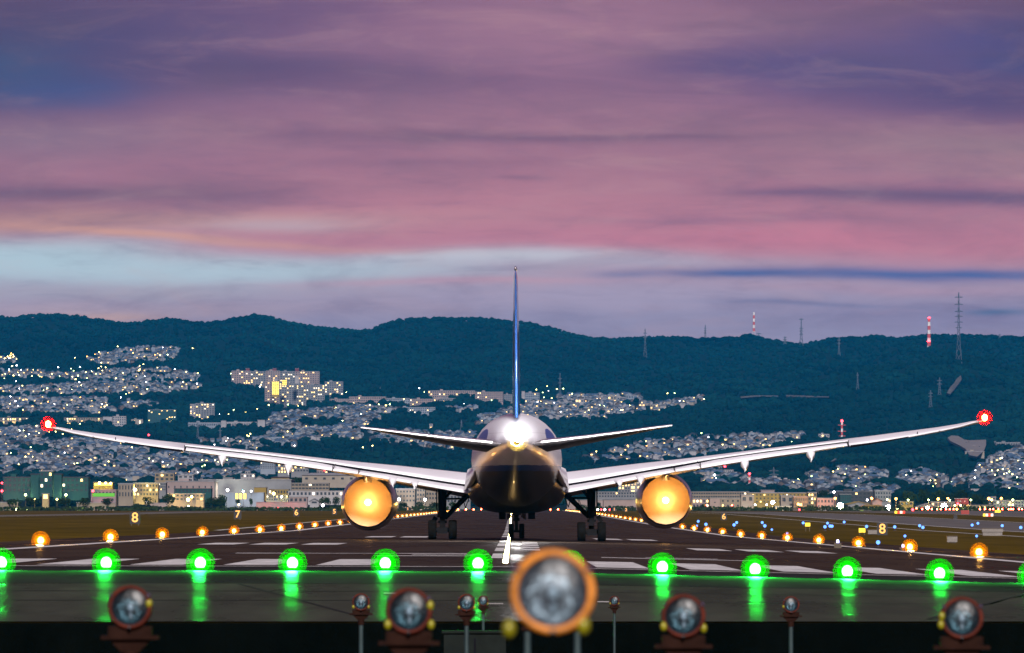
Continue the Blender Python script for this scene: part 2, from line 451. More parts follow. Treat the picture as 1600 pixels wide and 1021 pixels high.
# painted markings
def mark(name, x0, x1, y0, y1, m='white_paint', skew=0.0):
    return ground_sheet(name, x0, x1, y0, y1, m, 0.038, skew=skew)
mark('threshold_line', -59, 59, 198.4, 199.6)
def merged_marks(name, rects, m):
    mb = MB()
    for (x0, x1, y0, y1, sk) in rects:
        ys = [y0] + [r for r in ROWS if y0 < r < y1] + [y1]
        xs_ = [x0] + [k_ for k_ in (-30, 0, 30) if x0 < k_ < x1 and sk == 0] + [x1]; n_ = len(xs_)
        vs = []
        for y in ys:
            for x in xs_:
                xx = x + sk * (y - y0); vs.append((xx, y, zg(xx, y) + 0.038 + (0.004 if y > 700 else 0) + (0.012 if y > 1000 else 0)))
        mb.add(vs, [(n_ * j + i, n_ * j + i + 1, n_ * (j + 1) + i + 1, n_ * (j + 1) + i) for j in range(len(ys) - 1) for i in range(n_ - 1)], 0)
    return tag(mb.build(name, m), kind='structure')
keys = [(-0.62 + 2.82 * k + 0.35, -0.62 + 2.82 * k + 1.95, 204, 232, 0) for k in range(-8, 9) if k not in (-1, 0)]
merged_marks('threshold_stripes', keys, 'white_paint')
bars = []
for x0 in (-16.4, -13.7, -11.0): bars.append((x0, x0 + 1.9, 352, 374, 0))
for x0 in (9.3, 11.9, 14.6): bars.append((x0, x0 + 1.8, 340, 362, 0))
for x0 in (-11.0, -8.3): bars.append((x0, x0 + 6.5, 268, 271, 0))
bars += [(-3.9, -0.9, 262, 264.5, 0), (-5.1, -1.4, 252, 255, 0), (3.4, 9.4, 256, 258.6, 0), (5.2, 8.0, 262, 264, 0)]
for x0 in (-10.5, -8.0, 6.0, 8.5): bars.append((x0, x0 + 1.9, 480, 505, 0))
for k in range(5): bars.append((0.35 + 0.05 * k, 1.25 + 0.05 * k, 300 + 22 * k, 312 + 22 * k, 0.004))
merged_marks('touchdown_bars', bars, 'white_paint')
edge = []
for s in (-1, 1):
    edge.append((s * 22.4 - 0.45, s * 22.4 + 0.45, 205, 2970, 0))
merged_marks('runway_edge_lines', edge, 'white_paint')
merged_marks('centre_line', [(-0.75, -0.3, 240 + 50 * k, 270 + 50 * k, 0) for k in range(52)], 'white_paint')
merged_marks('taxiway_lines', [(60 + 0, 60.8, 330, 2500, 0), (70.5, 71.6, 300, 2600, 0), (97, 98, 300, 2600, 0), (123.4, 124.5, 500, 2700, 0), (151, 152, 500, 2100, 0), (-107, -106, 600, 2700, 0),
              (-31, -30.2, 700, 2500, 0)], 'worn_paint')
jr = []
for (a, b, c) in ((-12.5, 178, -0.33), (-3.2, 178, -0.22), (9.0, 178, 0.25)):
    jr.append((a, a + 0.12, 147, b - 0.5, c * 0.6))
merged_marks('pavement_joints', jr + [(-59, 59, 161.5, 161.8, 0), (-59, 59, 170, 170.3, 0), (-59, 59, 178.0, 178.5, 0), (-59, 59, 196.4, 197, 0), (-59, 59, 187, 187.25, 0)], 'joint_tar')
dash = []
for (x, y, wd) in ((568, 906, 16), (614, 902, 30), (576, 923, 26), (690, 932, 22), (773, 936, 18), (773, 908, 26), (943, 911, 18), (945, 937, 22)):
    d = (HC + 0.0) * F / (y - HZ)
    for _ in range(6): d = (HC - zg(PX(x, d), d)) * F / (y - HZ)
    dash.append((PX(x - wd / 2, d), PX(x + wd / 2, d), d, d + 0.9, 0))
merged_marks('worn_pavement_marks', dash, 'worn_paint')

# ------------------------------------------------------------------ hills
bsdf_mat('hill_soil', (0.003, 0.018, 0.015), 0.95, var=0.3, scale=0.01, spec=0.05)
bsdf_mat('forest_leaf', (0.003, 0.020, 0.017), 0.9, var=0.40, scale=0.004, spec=0.05)
xs = np.concatenate([np.linspace(-1500, -60, 60)[:-1], np.arange(-60, 1661, 4.0), np.linspace(1661, 3100, 60)[1:]])
ds = np.concatenate([np.arange(3000, 15300, 60.0), [15300, 15900, 17000]])
XX, DD = np.meshgrid(xs, ds)
YY = app_y(XX, DD)
V = np.stack([(XX - 800) * DD / F, DD, HC + (HZ - YY) * DD / F], -1).reshape(-1, 3)
nx, nd = len(xs), len(ds)
ii = (np.arange(nd - 1)[:, None] * nx + np.arange(nx - 1)[None, :]).ravel()
Fc = np.stack([ii, ii + 1, ii + nx + 1, ii + nx], -1)
def np_mesh(name, V, Fc, mats, mi=None, smooth=True):
    me = bpy.data.meshes.new(name); k = Fc.shape[1]
    me.vertices.add(len(V)); me.vertices.foreach_set('co', V.astype(np.float32).ravel())
    me.loops.add(Fc.size); me.loops.foreach_set('vertex_index', Fc.astype(np.int32).ravel())
    me.polygons.add(len(Fc)); me.polygons.foreach_set('loop_start', np.arange(0, Fc.size, k, dtype=np.int32))
    me.update(calc_edges=True)
    me.polygons.foreach_set('use_smooth', [smooth] * len(Fc))
    for m in mats: me.materials.append(M[m])
    if mi is not None: me.polygons.foreach_set('material_index', mi.astype(np.int32))
    me.update()
    return me
tag(link('hills', np_mesh('hills', V, Fc, ['hill_soil'])), kind='structure')
# a plain field out to the sides, under the hills' feet
mb = MB()
for s in (-1, 1): mb.add([(s * 645, 2999, 4.0), (s * 3800, 2999, 4.0), (s * 3800, 17000, 4.0), (s * 3690, 17000, 4.0)], [(0, 1, 2, 3)])
tag(mb.build('plain', 'hill_soil'), kind='structure')

# ------------------------------------------------------------------ where the houses stand (outlines in photo pixels, projected on the hills)
DISTRICTS = [
 ('on the highest clearing of the left hillside', [(128, 566), (150, 556), (190, 548), (232, 543), (282, 547), (294, 556), (262, 566), (215, 567), (170, 571)], 130),
 ('in the short row at the far left edge', [(0, 562), (22, 562), (22, 569), (0, 569)], 10),
 ('in the upper band of the left hillside', [(0, 582), (50, 582), (95, 586), (140, 584), (180, 580), (250, 578), (290, 582), (312, 590), (310, 597), (230, 596), (150, 597), (60, 592), (0, 592)], 170),
 ('in the middle band of the left hillside', [(60, 606), (140, 600), (200, 598), (300, 602), (318, 606), (300, 614), (230, 618), (130, 617), (0, 617), (0, 606)], 190),
 ('in the lower band of the left hillside', [(0, 624), (130, 624), (215, 628), (255, 634), (200, 640), (150, 648), (0, 648)], 190),
 ('on the left plain under the wing', [(0, 666), (60, 672), (90, 688), (180, 692), (300, 710), (470, 733), (470, 740), (370, 748), (300, 754), (230, 752), (140, 752), (140, 744), (0, 742)], 620),
 ('behind the left wing', [(300, 692), (390, 688), (430, 700), (400, 706)], 25),
 ('on the broad slope left of the tail', [(415, 668), (430, 650), (480, 645), (560, 636), (620, 642), (700, 640), (745, 640), (700, 650), (600, 652), (570, 668), (560, 678), (620, 676), (700, 680), (745, 678), (735, 700), (690, 706), (640, 700), (590, 690), (540, 694), (480, 702), (400, 690), (430, 676)], 850),
 ('on the slope right of the tail', [(745, 655), (800, 640), (870, 622), (905, 620), (1000, 620), (1010, 632), (1060, 628), (1098, 622), (1096, 630), (1060, 640), (990, 648), (950, 656), (870, 656), (800, 660), (745, 670)], 300),
 ('on the slope above the right wing', [(905, 722), (960, 705), (1000, 695), (1050, 690), (1090, 683), (1140, 685), (1220, 682), (1260, 680), (1250, 692), (1160, 706), (1060, 717), (960, 728)], 170),
 ('on the knoll below the right wing', [(1262, 748), (1290, 736), (1350, 733), (1385, 743), (1384, 756), (1330, 764), (1262, 764)], 120),
 ('on the low rise right of the knoll', [(1400, 752), (1412, 742), (1440, 738), (1480, 750), (1520, 750), (1500, 764), (1440, 764), (1400, 760)], 90),
 ('on the steep terraces at the right edge', [(1520, 748), (1530, 730), (1560, 715), (1600, 698), (1660, 690), (1660, 775), (1600, 775), (1560, 768), (1515, 762)], 300),
 ('on the right plain behind the airport', [(1080, 738), (1130, 742), (1170, 752), (1262, 760), (1400, 766), (1400, 780), (1300, 780), (1230, 768), (1110, 762)], 200),
]
GROVES = [(500, 664, 36, 9), (665, 656, 72, 17), (120, 672, 60, 10), (250, 700, 60, 8), (60, 705, 30, 7), (330, 735, 40, 7), (30, 735, 20, 4), (520, 700, 60, 12), (660, 712, 60, 12), (410, 728, 40, 8)]
def inside(x, y, poly):
    c = False; j = len(poly) - 1
    for i in range(len(poly)):
        xi, yi = poly[i]; xj, yj = poly[j]
        if (yi > y) != (yj > y) and x < (xj - xi) * (y - yi) / (yj - yi) + xi: c = not c
        j = i
    return c
def in_grove(x, y): return any(((x - a) / c) ** 2 + ((y - b) / d) ** 2 < 1 for a, b, c, d in GROVES)
def in_town(x, y): return any(inside(x, y, p) for _, p, _ in DISTRICTS) and not in_grove(x, y)

# ------------------------------------------------------------------ forest
def blob_tree(seed, sub=1):
    r = random.Random(seed); bm = bmesh.new(); bmesh.ops.create_icosphere(bm, subdivisions=sub, radius=1.0)
    for v in bm.verts:
        k = 0.72 + 0.5 * r.random(); v.co *= k; v.co.z = v.co.z * 0.9 + 0.8
    V = np.array([v.co[:] for v in bm.verts]); Fa = np.array([[v.index for v in f.verts] for f in bm.faces]); bm.free()
    return V, Fa
TT = [blob_tree(k) for k in range(4)]
pts = []
r2 = random.Random(3)
while len(pts) < 15500:
    x = r2.uniform(-60, 1660); y = r2.uniform(np.interp(x, RX, RY), 792)
    if in_town(x, y) and r2.random() < 0.80: continue
    if y > 700 and r2.random() < 0.35: continue
    pts.append((x, y, r2.uniform(0.75, 1.25)))
allV, allF, off = [], [], 0
def put(X, Y, Z, s, k):
    global off
    Vt, Ft = TT[k]; a = r2.uniform(0, 6.28); c, sn = math.cos(a), math.sin(a)
    Q = np.stack([Vt[:, 0] * c - Vt[:, 1] * sn, Vt[:, 0] * sn + Vt[:, 1] * c, Vt[:, 2]], -1) * np.array([s * 1.1, s * 1.1, s]) + np.array([X, Y, Z - s * 0.25])
    allV.append(Q); allF.append(Ft + off); off += len(Vt)
for (x, y, s) in pts:
    d = dist_at(x, y) + r2.uniform(-12, 12)
    X, Y, Z = on_ground(x, d); put(X, Y, Z, s * (5.0 if d > 6000 else 4.0), r2.randrange(4))
for k in range(900):                                  # the skyline's own trees
    x = -60 + 1720 * k / 900 + r2.uniform(-1, 1); d = r2.uniform(14720, 14830)
    X, Y, Z = on_ground(x, d); put(X, Y, Z, r2.choice([3.5, 4.5, 5.2, 6.0, 6.6]), r2.randrange(4))
me = np_mesh('forest', np.concatenate(allV), np.concatenate(allF), ['forest_leaf'], smooth=False)
tag(link('forest', me), 'dark wooded hillside of countless tree crowns behind the town', 'forest', kind='stuff')
del allV, allF, V, Fc

# bare ground on the hills
bsdf_mat('pale_rock', (0.13, 0.12, 0.11), 0.9, var=0.25, scale=0.05, spec=0.1)
bsdf_mat('pale_wall', (0.20, 0.18, 0.17), 0.9, var=0.1, scale=0.05, spec=0.1)
def patch(name, poly, label, cat, mat='pale_rock', lift=6.0):
    mb = MB(); top = []; bot = []
    for (x, y) in poly:
        d = dist_at(x, y); X, Y, Z = on_ground(x, d); top.append((X, Y - 9, Z + lift)); bot.append((X, Y + 3, Z + lift - 2.5))
    n = len(poly); mb.add(top, [tuple(range(n))]); mb.add(top + bot, [(i, (i + 1) % n, n + (i + 1) % n, n + i) for i in range(n)])
    return tag(mb.build(name, mat), label, cat)
patch('rock_scar', [(1479, 626), (1484, 618), (1490, 612), (1494, 604), (1501, 598), (1502, 606), (1496, 614), (1490, 622), (1484, 629)], 'pale bare rock scar running down the dark hill under the tallest pylon', 'rock scar', lift=12)
patch('hill_road', [(1156, 626.5), (1180, 624), (1215, 624.5), (1216, 626.5), (1180, 627), (1158, 629)], 'pale cut road on the wooded hill, its left stretch', 'hill road', lift=6.5)
patch('hill_road', [(1228, 624.5), (1260, 625), (1295, 626.5), (1294, 628), (1260, 627.5), (1228, 626.5)], 'pale cut road on the wooded hill, its right stretch', 'hill road', lift=6.5)
patch('rock_scar', [(1297, 731), (1304, 726), (1307, 727), (1300, 731)], 'small pale cutting in the dark slope above the knoll houses', 'cutting', lift=7)

# ------------------------------------------------------------------ lamps' materials
emit_mat('edge_bulb', (1.0, 0.72, 0.34), 11, False)
emit_mat('green_bulb', (0.50, 1.0, 0.62), 8, False)
emit_mat('red_bulb', (1.0, 0.10, 0.04), 120)
emit_mat('centre_bulb', (1.0, 0.62, 0.22), 140)
emit_mat('blue_bulb', (0.12, 0.30, 1.0), 2.2)
emit_mat('white_flood', (1.0, 0.86, 0.55), 260)
def halo_mat(name, col, f_):
    """frosted shell added round a bulb, catching its light as a glare halo"""
    m = bpy.data.materials.new(name); m.use_nodes = True; m.node_tree.nodes.clear(); q = NG(m.node_tree)
    out = q.node('ShaderNodeOutputMaterial'); t_ = q.node('ShaderNodeBsdfTransparent'); l_ = q.node('ShaderNodeBsdfTranslucent'); x_ = q.node('ShaderNodeMixShader')
    l_.inputs[0].default_value = (*col, 1); x_.inputs[0].default_value = f_
    q.link(t_.outputs[0], x_.inputs[1]); q.link(l_.outputs[0], x_.inputs[2]); q.link(x_.outputs[0], out.inputs['Surface']); M[name] = m
def halo_shells(r0, r1, n, mat, parent, loc):
    mb = MB()
    for k in range(n): mb.sphere((0, 0, 0), r0 * (r1 / r0) ** (k / (n - 1)), 64, 40, sm=False)
    o = mb.build('lens', mat, parent); o.location = loc; return o  # nested shells, larger than a real lens, imitate the bulb's glow
halo_mat('green_halo', (0.0, 1.0, 0.0), 0.34)
halo_mat('amber_halo', (1.0, 0.44, 0.0), 0.34)
halo_mat('red_halo', (0.42, 0.006, 0.012), 0.30)
bsdf_mat('lamp_metal', (0.09, 0.07, 0.05), 0.5, 0.6, scale=8)
bsdf_mat('yellow_paint', (0.62, 0.42, 0.03), 0.5, scale=5)

def make_field_lamp(name, bulb, lens, rb, rl, h, label, cat, group):
    t = empty(name, (0, 0, 0), label, cat, group)
    MB().lathe([(0.001, 0.0), (0.17, 0.0), (0.17, 0.05), (0.07, 0.08), (0.035, 0.10), (0.035, max(0.11, h - rb)), (0.001, max(0.115, h - rb * .9))], n=12).build('stem', 'lamp_metal', t)
    MB().sphere((0, 0, h), rb, 12, 8, sq=(1, 1, 1.1)).build('bulb', bulb, t)
    halo_shells(rb * 1.35, rl, 3, lens, t, (0, 0, h))
    return t
LDATA = {}
def bulb_light(t, h, r, energy, col, beam=0.0):
    """the bulb's light inside the lens, and the beam the fitting throws towards the approach"""
    key = (round(energy, 2), col)
    if key not in LDATA:
        pl = bpy.data.lights.new('bulb_light', 'POINT'); pl.energy = energy; pl.color = col; pl.shadow_soft_size = r; LDATA[key] = pl
    po = bpy.data.objects.new('bulb_light', LDATA[key]); COL.objects.link(po); po.parent = t; po.location = (0, 0, h)
    if beam:
        key = ('beam', round(beam), col)
        if key not in LDATA:
            pl = bpy.data.lights.new('beam_light', 'SPOT'); pl.energy = beam; pl.color = col; pl.shadow_soft_size = 0.16; pl.spot_size = R(150); pl.spot_blend = 0.9; LDATA[key] = pl
        po = bpy.data.objects.new('beam_light', LDATA[key]); COL.objects.link(po); po.parent = t; po.location = (0, -0.72, h + .06); po.rotation_euler = (R(80), 0, R(180))
el = make_field_lamp('runway_edge_light', 'edge_bulb', 'amber_halo', 0.17, 0.48, 0.22, '', 'runway light', 'amber lights along the runway edges')
first = True; near_amber = []
for s, side in ((-1, 'left'), (1, 'right')):
    for n in range(45):
        Y = 345 + 60 * n
        if s < 0: X = -24.0 + 0.1
        else: X = 24.0
        X += -0.16
        loc = (X, Y, zg(X, Y) + 0.03)
        lab = f'amber light on the runway edge, {nth(n + 1)} from the camera in the {side} row'
        if first: el.location = loc; el['label'] = lab; first = False; c_ = el
        else: c_ = copy_thing(el, loc, lab)
        near_amber.append((c_, n))
for c_, n in near_amber: bulb_light(c_, 0.22, 0.19, 0.5, (1.0, 0.5, 0.1), (7000 if n < 2 else 1500 if n < 12 else 0))
gl = make_field_lamp('threshold_light', 'green_bulb', 'green_halo', 0.16, 0.42, 0.20, '', 'threshold light', 'green lights across the runway threshold')
gx = [2, 166, 313, 457, 602, 747, 891, 1035, 1180, 1324, 1468, 1612]
for i, x in enumerate(gx):
    d = 193.5; X = PX(x, d); loc = (X, d, zg(X, d) + 0.03)
    lab = 'green threshold light ' + ('at the left edge of the photo, beyond the outermost lamp' if i == 0 else f'on the runway end, {nth(i + 1)} from the left')
    if i == 0: gl.location = loc; gl['label'] = lab; greens = [gl]
    else: greens.append(copy_thing(gl, loc, lab))
for i, c_ in enumerate(greens): bulb_light(c_, 0.20, 0.185, 0.04 * (1.7, 2.9, 2.2, 3.2, 2.5, 2.0, 2.2, 2.9, 3.2, 2.2, 2.9, 1.9)[i], (0.01, 1.0, 0.06), (2600, 4200, 3300, 5200, 3900, 3000, 3500, 4100, 4800, 3400, 4200, 3000)[i])
# inset centre line lights
def flat_lamp(name, bulb, r, label, cat, group):
    t = empty(name, (0, 0, 0), label, cat, group)
    MB().lathe([(0.001, 0.0), (r * 1.7, 0.0), (r * 1.5, 0.03), (0.001, 0.035)], n=12).build('rim', 'lamp_metal', t)
    MB().lathe([(r, 0.03), (r * 0.9, r * 0.5), (0.001, r * 0.8)], n=10).build('bulb', bulb, t)
    return t
cl = flat_lamp('centre_line_light', 'centre_bulb', 0.09, '', 'runway light', 'inset lights along the runway centre line')
ys = [212, 222, 234, 247, 261, 276, 292, 310, 330, 352, 376, 402] + [430 + 30 * k for k in range(84)]
for i, Y in enumerate(ys):
    X = -0.21; loc = (X, Y, zg(X, Y) + 0.035)
    lab = f'inset light in the runway centre line, {nth(i + 1)} from the camera'
    if i == 0: cl.location = loc; cl['label'] = lab
    else: copy_thing(cl, loc, lab)
# red end lights
rl = make_field_lamp('runway_end_light', 'red_bulb', 'red_halo', 0.30, 0.48, 0.6, '', 'runway light', 'red lights across the far runway end')
k = 0
for x in list(range(716, 784, 12)) + list(range(800, 876, 12)):
    d = 2985; X = PX(x, d); k += 1; lab = f'red light across the far runway end, {nth(k)} from the left'
    if k == 1: rl.location = (X, d, zg(X, d) + 0.03); rl['label'] = lab
    else: copy_thing(rl, (X, d, zg(X, d) + 0.03), lab)
rr = make_field_lamp('stop_bar_light', 'red_bulb', 'red_halo', 0.26, 0.42, 0.6, '', 'taxiway light', 'red lights beside the far apron')
k = 0
for x, y in [(1432, 806.5), (1441, 806.5), (1450, 807), (1456, 807), (1464, 807), (1470, 806), (1478, 807), (1484, 807), (1490, 807), (1531, 807), (1539, 807), (1547, 808), (1552, 808), (1560, 808), (1566, 808), (1576, 806), (1583, 808), (1592, 808), (1597, 800), (1580, 803), (1190, 788), (1145, 788)]:
    d = 2600; X = PX(x, d); k += 1; lab = f'small red light low beside the far apron, {nth(k)} of the string from its left end' if k < 21 else f'lone red light at the foot of the {"orange lit" if k == 21 else "pink"} airport building'
    if k == 1: rr.location = (X, d, zg(X, d) + 0.4 + (808 - y) * 0.2); rr['label'] = lab
    else: copy_thing(rr, (X, d if k < 21 else 2950, zg(X, d) + (0.4 if k < 21 else 2.5)), lab)
# blue taxiway lights
bl = make_field_lamp('taxiway_light', 'blue_bulb', 'blue_bulb', 0.10, 0.11, 0.36, '', 'taxiway light', 'blue lights along the taxiways')
k = 0
for x, y in [(1089, 813), (1103, 808.5), (1147, 813), (1151, 819), (1091, 817), (1195, 815), (1191, 819), (1107, 826), (1206, 828), (1319, 818), (1297, 815), (1255, 819.5), (1293, 820), (1381, 822.5), (1354, 809), (1398, 814.5), (1442, 816), (1528, 819), (1519, 823), (1595, 816), (1414, 838), (1526, 838), (1289, 826), (1230, 834), (1300, 825), (1566, 824), (1372, 848), (1437, 824)]:
    d = 0.0
    d = 1000.0
    for _ in range(30):
        z = zg(PX(x, d), d) + 0.36; dn = (HC - z) * F / max(y - HZ, 1.2); d = 0.5 * d + 0.5 * min(max(dn, 300), 2300)
    X = PX(x, d); k += 1; lab = f'tiny blue taxiway light right of the aircraft, {nth(k)} of the scattered ones'
    lab = f'tiny blue taxiway light on the grass right of the runway, {"near" if d < 900 else "mid distance" if d < 1500 else "far"}, {nth(k)} of them'
    loc = (X, d, zg(X, d) + 0.01)
    if k == 1: bl.location = loc; bl['label'] = lab
    else: copy_thing(bl, loc, lab, scale=1.0 if d < 900 else 1.6)
emit_mat('violet_strip', (0.45, 0.45, 1.0), 6, False)
for x, y, lab in ((1309, 847, 'low pale violet strip light on the grass left of the number 8 board'), (1411, 854, 'low pale violet strip light on the grass beside the amber light')):
    d = 420; t = empty('strip_light', (PX(x, d), d, zg(PX(x, d), d)), lab, 'strip light')
    z = HC + (HZ - y) * d / F - t.location.z
    MB().box(-0.22, 0.22, -0.1, 0.1, 0, max(0.05, z - 0.06)).build('base', 'lamp_metal', t)
    MB().lathe([(0.001, -0.20), (0.06, -0.18), (0.08, 0), (0.06, 0.18), (0.001, 0.20)], n=10).build('lens', 'violet_strip', t)
    t.children[-1].rotation_euler = (0, 0, R(90)); t.children[-1].location = (0, 0, max(z, 0.12)); t.children[-1].scale = (1, 1.1, 0.7)

# ------------------------------------------------------------------ signs with writing
bsdf_mat('sign_black', (0.012, 0.012, 0.014), 0.5, scale=6)
bsdf_mat('sign_back', (0.20, 0.18, 0.16), 0.6, scale=6)
emit_mat('digit_glow', (1.0, 0.46, 0.12), 1.5, False)
emit_mat('yellow_panel', (1.0, 0.70, 0.06), 1.6, False)
def text_mesh(txt, size, ext=0.02):
    cu = bpy.data.curves.new('letters', 'FONT'); cu.body = txt; cu.size = size; cu.extrude = ext; cu.align_x = 'CENTER'; cu.align_y = 'CENTER'
    cu.offset = 0.012 * size
    tmp = bpy.data.objects.new('tmp', cu); COL.objects.link(tmp); bpy.context.view_layer.update()
    me = bpy.data.meshes.new_from_object(tmp.evaluated_get(bpy.context.evaluated_depsgraph_get()))
    bpy.data.objects.remove(tmp); bpy.data.curves.remove(cu)
    return me
for s, side in ((-1, 'left'), (1, 'right')):
    for k, dig in enumerate('87654321'):
        if s > 0 and dig in '7543': continue
        Y = 803 + 305 * k * 0.985
        if Y > 2980: continue
        X = s * 44.4 - 0.4
        zz = zg(X, Y)
        t = empty('distance_sign', (X, Y, zz), f'black board with glowing number {dig} beside the runway on the {side}', 'distance sign', 'numbered boards beside the runway')
        h = 1.45
        if True:
            cy = {-1: {'8': 823, '7': 818}, 1: {'8': 838}}.get(s).get(dig)
            zc = 0.95 if s < 0 else 0.55
            if s > 0: zc = 0.72
        MB().box(-0.62, 0.62, 0.0, 0.16, zc - 0.72, zc + 0.72).build('panel', 'sign_black', t)
        for q_ in (-0.4, 0.4): MB().box(q_ - 0.04, q_ + 0.04, 0.03, 0.13, -0.1, zc - 0.72).build('leg', 'lamp_metal', t)
        me = text_mesh(dig, 1.62); me.materials.append(M['digit_glow'])
        o = link('digit', me, t); o.location = (0, -0.03, zc); o.rotation_euler = (R(90), 0, 0)
def small_sign(x, y, w, hgt, d, lab, cols, txt=None):
    X = PX(x, d); z0 = zg(X, d); zc = max(HC + (HZ - y) * d / F - z0, hgt * 0.55)
    t = empty('taxiway_sign', (X, d, z0), lab, 'taxiway sign')
    n = len(cols)
    MB().box(-w / 2, w / 2, 0.02, 0.2, zc - hgt / 2 - 0.03, zc + hgt / 2 + 0.03).build('frame', 'sign_black', t)
    for i, c in enumerate(cols):
        MB().box(-w / 2 + w * i / n + 0.02, -w / 2 + w * (i + 1) / n - 0.02, -0.01, 0.018, zc - hgt / 2, zc + hgt / 2).build('panel', c, t)
    for q_ in (-0.35, 0.35): MB().box(q_ * w - 0.04, q_ * w + 0.04, 0.05, 0.13, -0.1, zc - hgt / 2 - 0.03).build('leg', 'lamp_metal', t)
emit_mat('red_panel', (1.0, 0.06, 0.03), 1.6, False); emit_mat('white_panel', (1.0, 0.72, 0.55), 1.6, False)
small_sign(1262, 820, 0.72, 0.48, 900, 'small lit yellow square sign on the grass, left of the other yellow sign', ['yellow_panel'])
small_sign(1347, 829, 0.8, 0.5, 800, 'lit yellow sign on the grass left of the number 8 board', ['yellow_panel', 'yellow_panel'])
small_sign(1406, 809, 3.2, 0.8, 2050, 'lit yellow and red taxiway sign left of the string of red lights', ['yellow_panel', 'red_panel', 'white_panel', 'red_panel'])
small_sign(1544, 813, 2.6, 0.7, 1700, 'lit yellow and red taxiway sign below the string of red lights', ['yellow_panel', 'white_panel', 'red_panel', 'white_panel'])
small_sign(1559, 809, 2.0, 0.8, 2300, 'lit yellow sign between the red lights at right', ['yellow_panel'])
bsdf_mat('red_box', (0.30, 0.03, 0.02), 0.6, scale=3)
for x, y, w, h, d, lab, mt in ((1508, 813, 2.3, 1.2, 1900, 'dark red equipment box under the string of red lights', 'red_box'), (1366, 834, 1.5, 0.55, 820, 'grey unlit sign back beside the right number 8 board', 'sign_back'),
                            (1493, 817, 0.8, 0.9, 1500, 'short dark post box on the taxiway edge', 'sign_black'), (1551, 829, 2.6, 0.4, 830, 'low brown equipment lid in the grass at right', 'sign_back'), (1488, 843, 0.9, 0.5, 600, 'small brown equipment box in the grass at right', 'sign_back')):
    X = PX(x, d); z0 = zg(X, d); zc = max(HC + (HZ - y) * d / F - z0, h / 2)
    t = empty('equipment_box', (X, d, z0), lab, 'equipment box')
    MB().box(-w / 2, w / 2, 0, 0.8, max(zc - h / 2, 0.06), zc + h / 2).build('casing', mt, t)
    MB().box(-w / 2 - 0.04, w / 2 + 0.04, -0.04, 0.84, zc + h / 2 + 0.003, zc + h / 2 + 0.06).build('lid', 'lamp_metal', t)
    MB().box(-w / 2 + 0.1, w / 2 - 0.1, 0.1, 0.7, -0.1, max(zc - h / 2, 0.06) - 0.002).build('plinth', 'sign_back', t)
# ------------------------------------------------------------------ aircraft
D0 = 440.0
CX = 808.0
bsdf_mat('aircraft_white', (0.86, 0.86, 0.88), 0.28, var=0.02, scale=0.7, coat=0.3)
bsdf_mat('wing_grey', (0.84, 0.85, 0.88), 0.35, var=0.02, scale=0.8)
bsdf_mat('gap_dark', (0.008, 0.008, 0.012), 0.9, scale=4, spec=0.02)  # for slits and vents, and for shade painted at flaps and ailerons
bsdf_mat('fin_blue', (0.020, 0.075, 0.26), 0.16, var=0.1, scale=0.4, coat=0.5)
bsdf_mat('fin_light', (0.35, 0.50, 0.72), 0.2, var=0.1, scale=0.4)
bsdf_mat('bare_metal', (0.62, 0.60, 0.60), 0.22, 1.0, var=0.05, scale=2)
bsdf_mat('hot_metal', (0.66, 0.52, 0.32), 0.8, 0.0, var=0.05, scale=3, spec=0.05)
bsdf_mat('tyre_rubber', (0.008, 0.008, 0.008), 0.9, scale=5, spec=0.04)
bsdf_mat('gear_metal', (0.010, 0.010, 0.012), 0.7, scale=5, spec=0.08)
bsdf_mat('stab_shade', (0.05, 0.045, 0.05), 0.5, scale=1.5)  # dark tone stands in for shade on the stabilisers' underside
emit_mat('tail_bulb', (1.0, 0.90, 0.66), 60)
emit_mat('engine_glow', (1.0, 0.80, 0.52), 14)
emit_mat('tip_bulb', (1.0, 0.30, 0.06), 160)
# fuselage paint: white above, blue band, grey belly
m = bpy.data.materials.new('fuselage_paint'); m.use_nodes = True; m.node_tree.nodes.clear(); q = NG(m.node_tree)
out = q.node('ShaderNodeOutputMaterial'); b = q.node('ShaderNodeBsdfPrincipled'); q.link(b.outputs[0], out.inputs[0])
t = q.node('ShaderNodeTexCoord'); se = q.node('ShaderNodeSeparateXYZ'); q.link(t.outputs['Object'], se.inputs[0])
X_, Y_, Z_ = se.outputs
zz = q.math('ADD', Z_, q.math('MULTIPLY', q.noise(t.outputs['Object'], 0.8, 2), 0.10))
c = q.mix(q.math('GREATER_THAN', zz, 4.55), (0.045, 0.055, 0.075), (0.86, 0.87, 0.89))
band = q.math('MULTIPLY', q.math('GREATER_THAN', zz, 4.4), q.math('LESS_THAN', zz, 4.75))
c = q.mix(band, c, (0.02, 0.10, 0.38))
# the fin's blue sweeps down both flanks ahead of the stabilisers
dy_ = q.math('DIVIDE', q.math('ADD', Y_, 17.5), 3.0); dz_ = q.math('DIVIDE', q.math('ADD', Z_, -6.45), 0.55)
bl_ = q.math('LESS_THAN', q.math('ADD', q.math('MULTIPLY', dy_, dy_), q.math('MULTIPLY', dz_, dz_)), 1.0)
c = q.mix(bl_, c, (0.02, 0.09, 0.36))
pan = q.math('MAXIMUM', q.math('LESS_THAN', q.math('FRACT', q.math('MULTIPLY', Y_, 0.4)), 0.016), q.math('LESS_THAN', q.math('FRACT', q.math('MULTIPLY', Z_, 0.9)), 0.02))
c = q.mix(q.math('MULTIPLY', pan, 0.35), c, (0.1, 0.1, 0.1))
q.link(c, b.inputs['Base Color']); b.inputs['Roughness'].default_value = 0.33; b.inputs['Coat Weight'].default_value = 0.1; b.inputs['Specular IOR Level'].default_value = 0.3
M['fuselage_paint'] = m

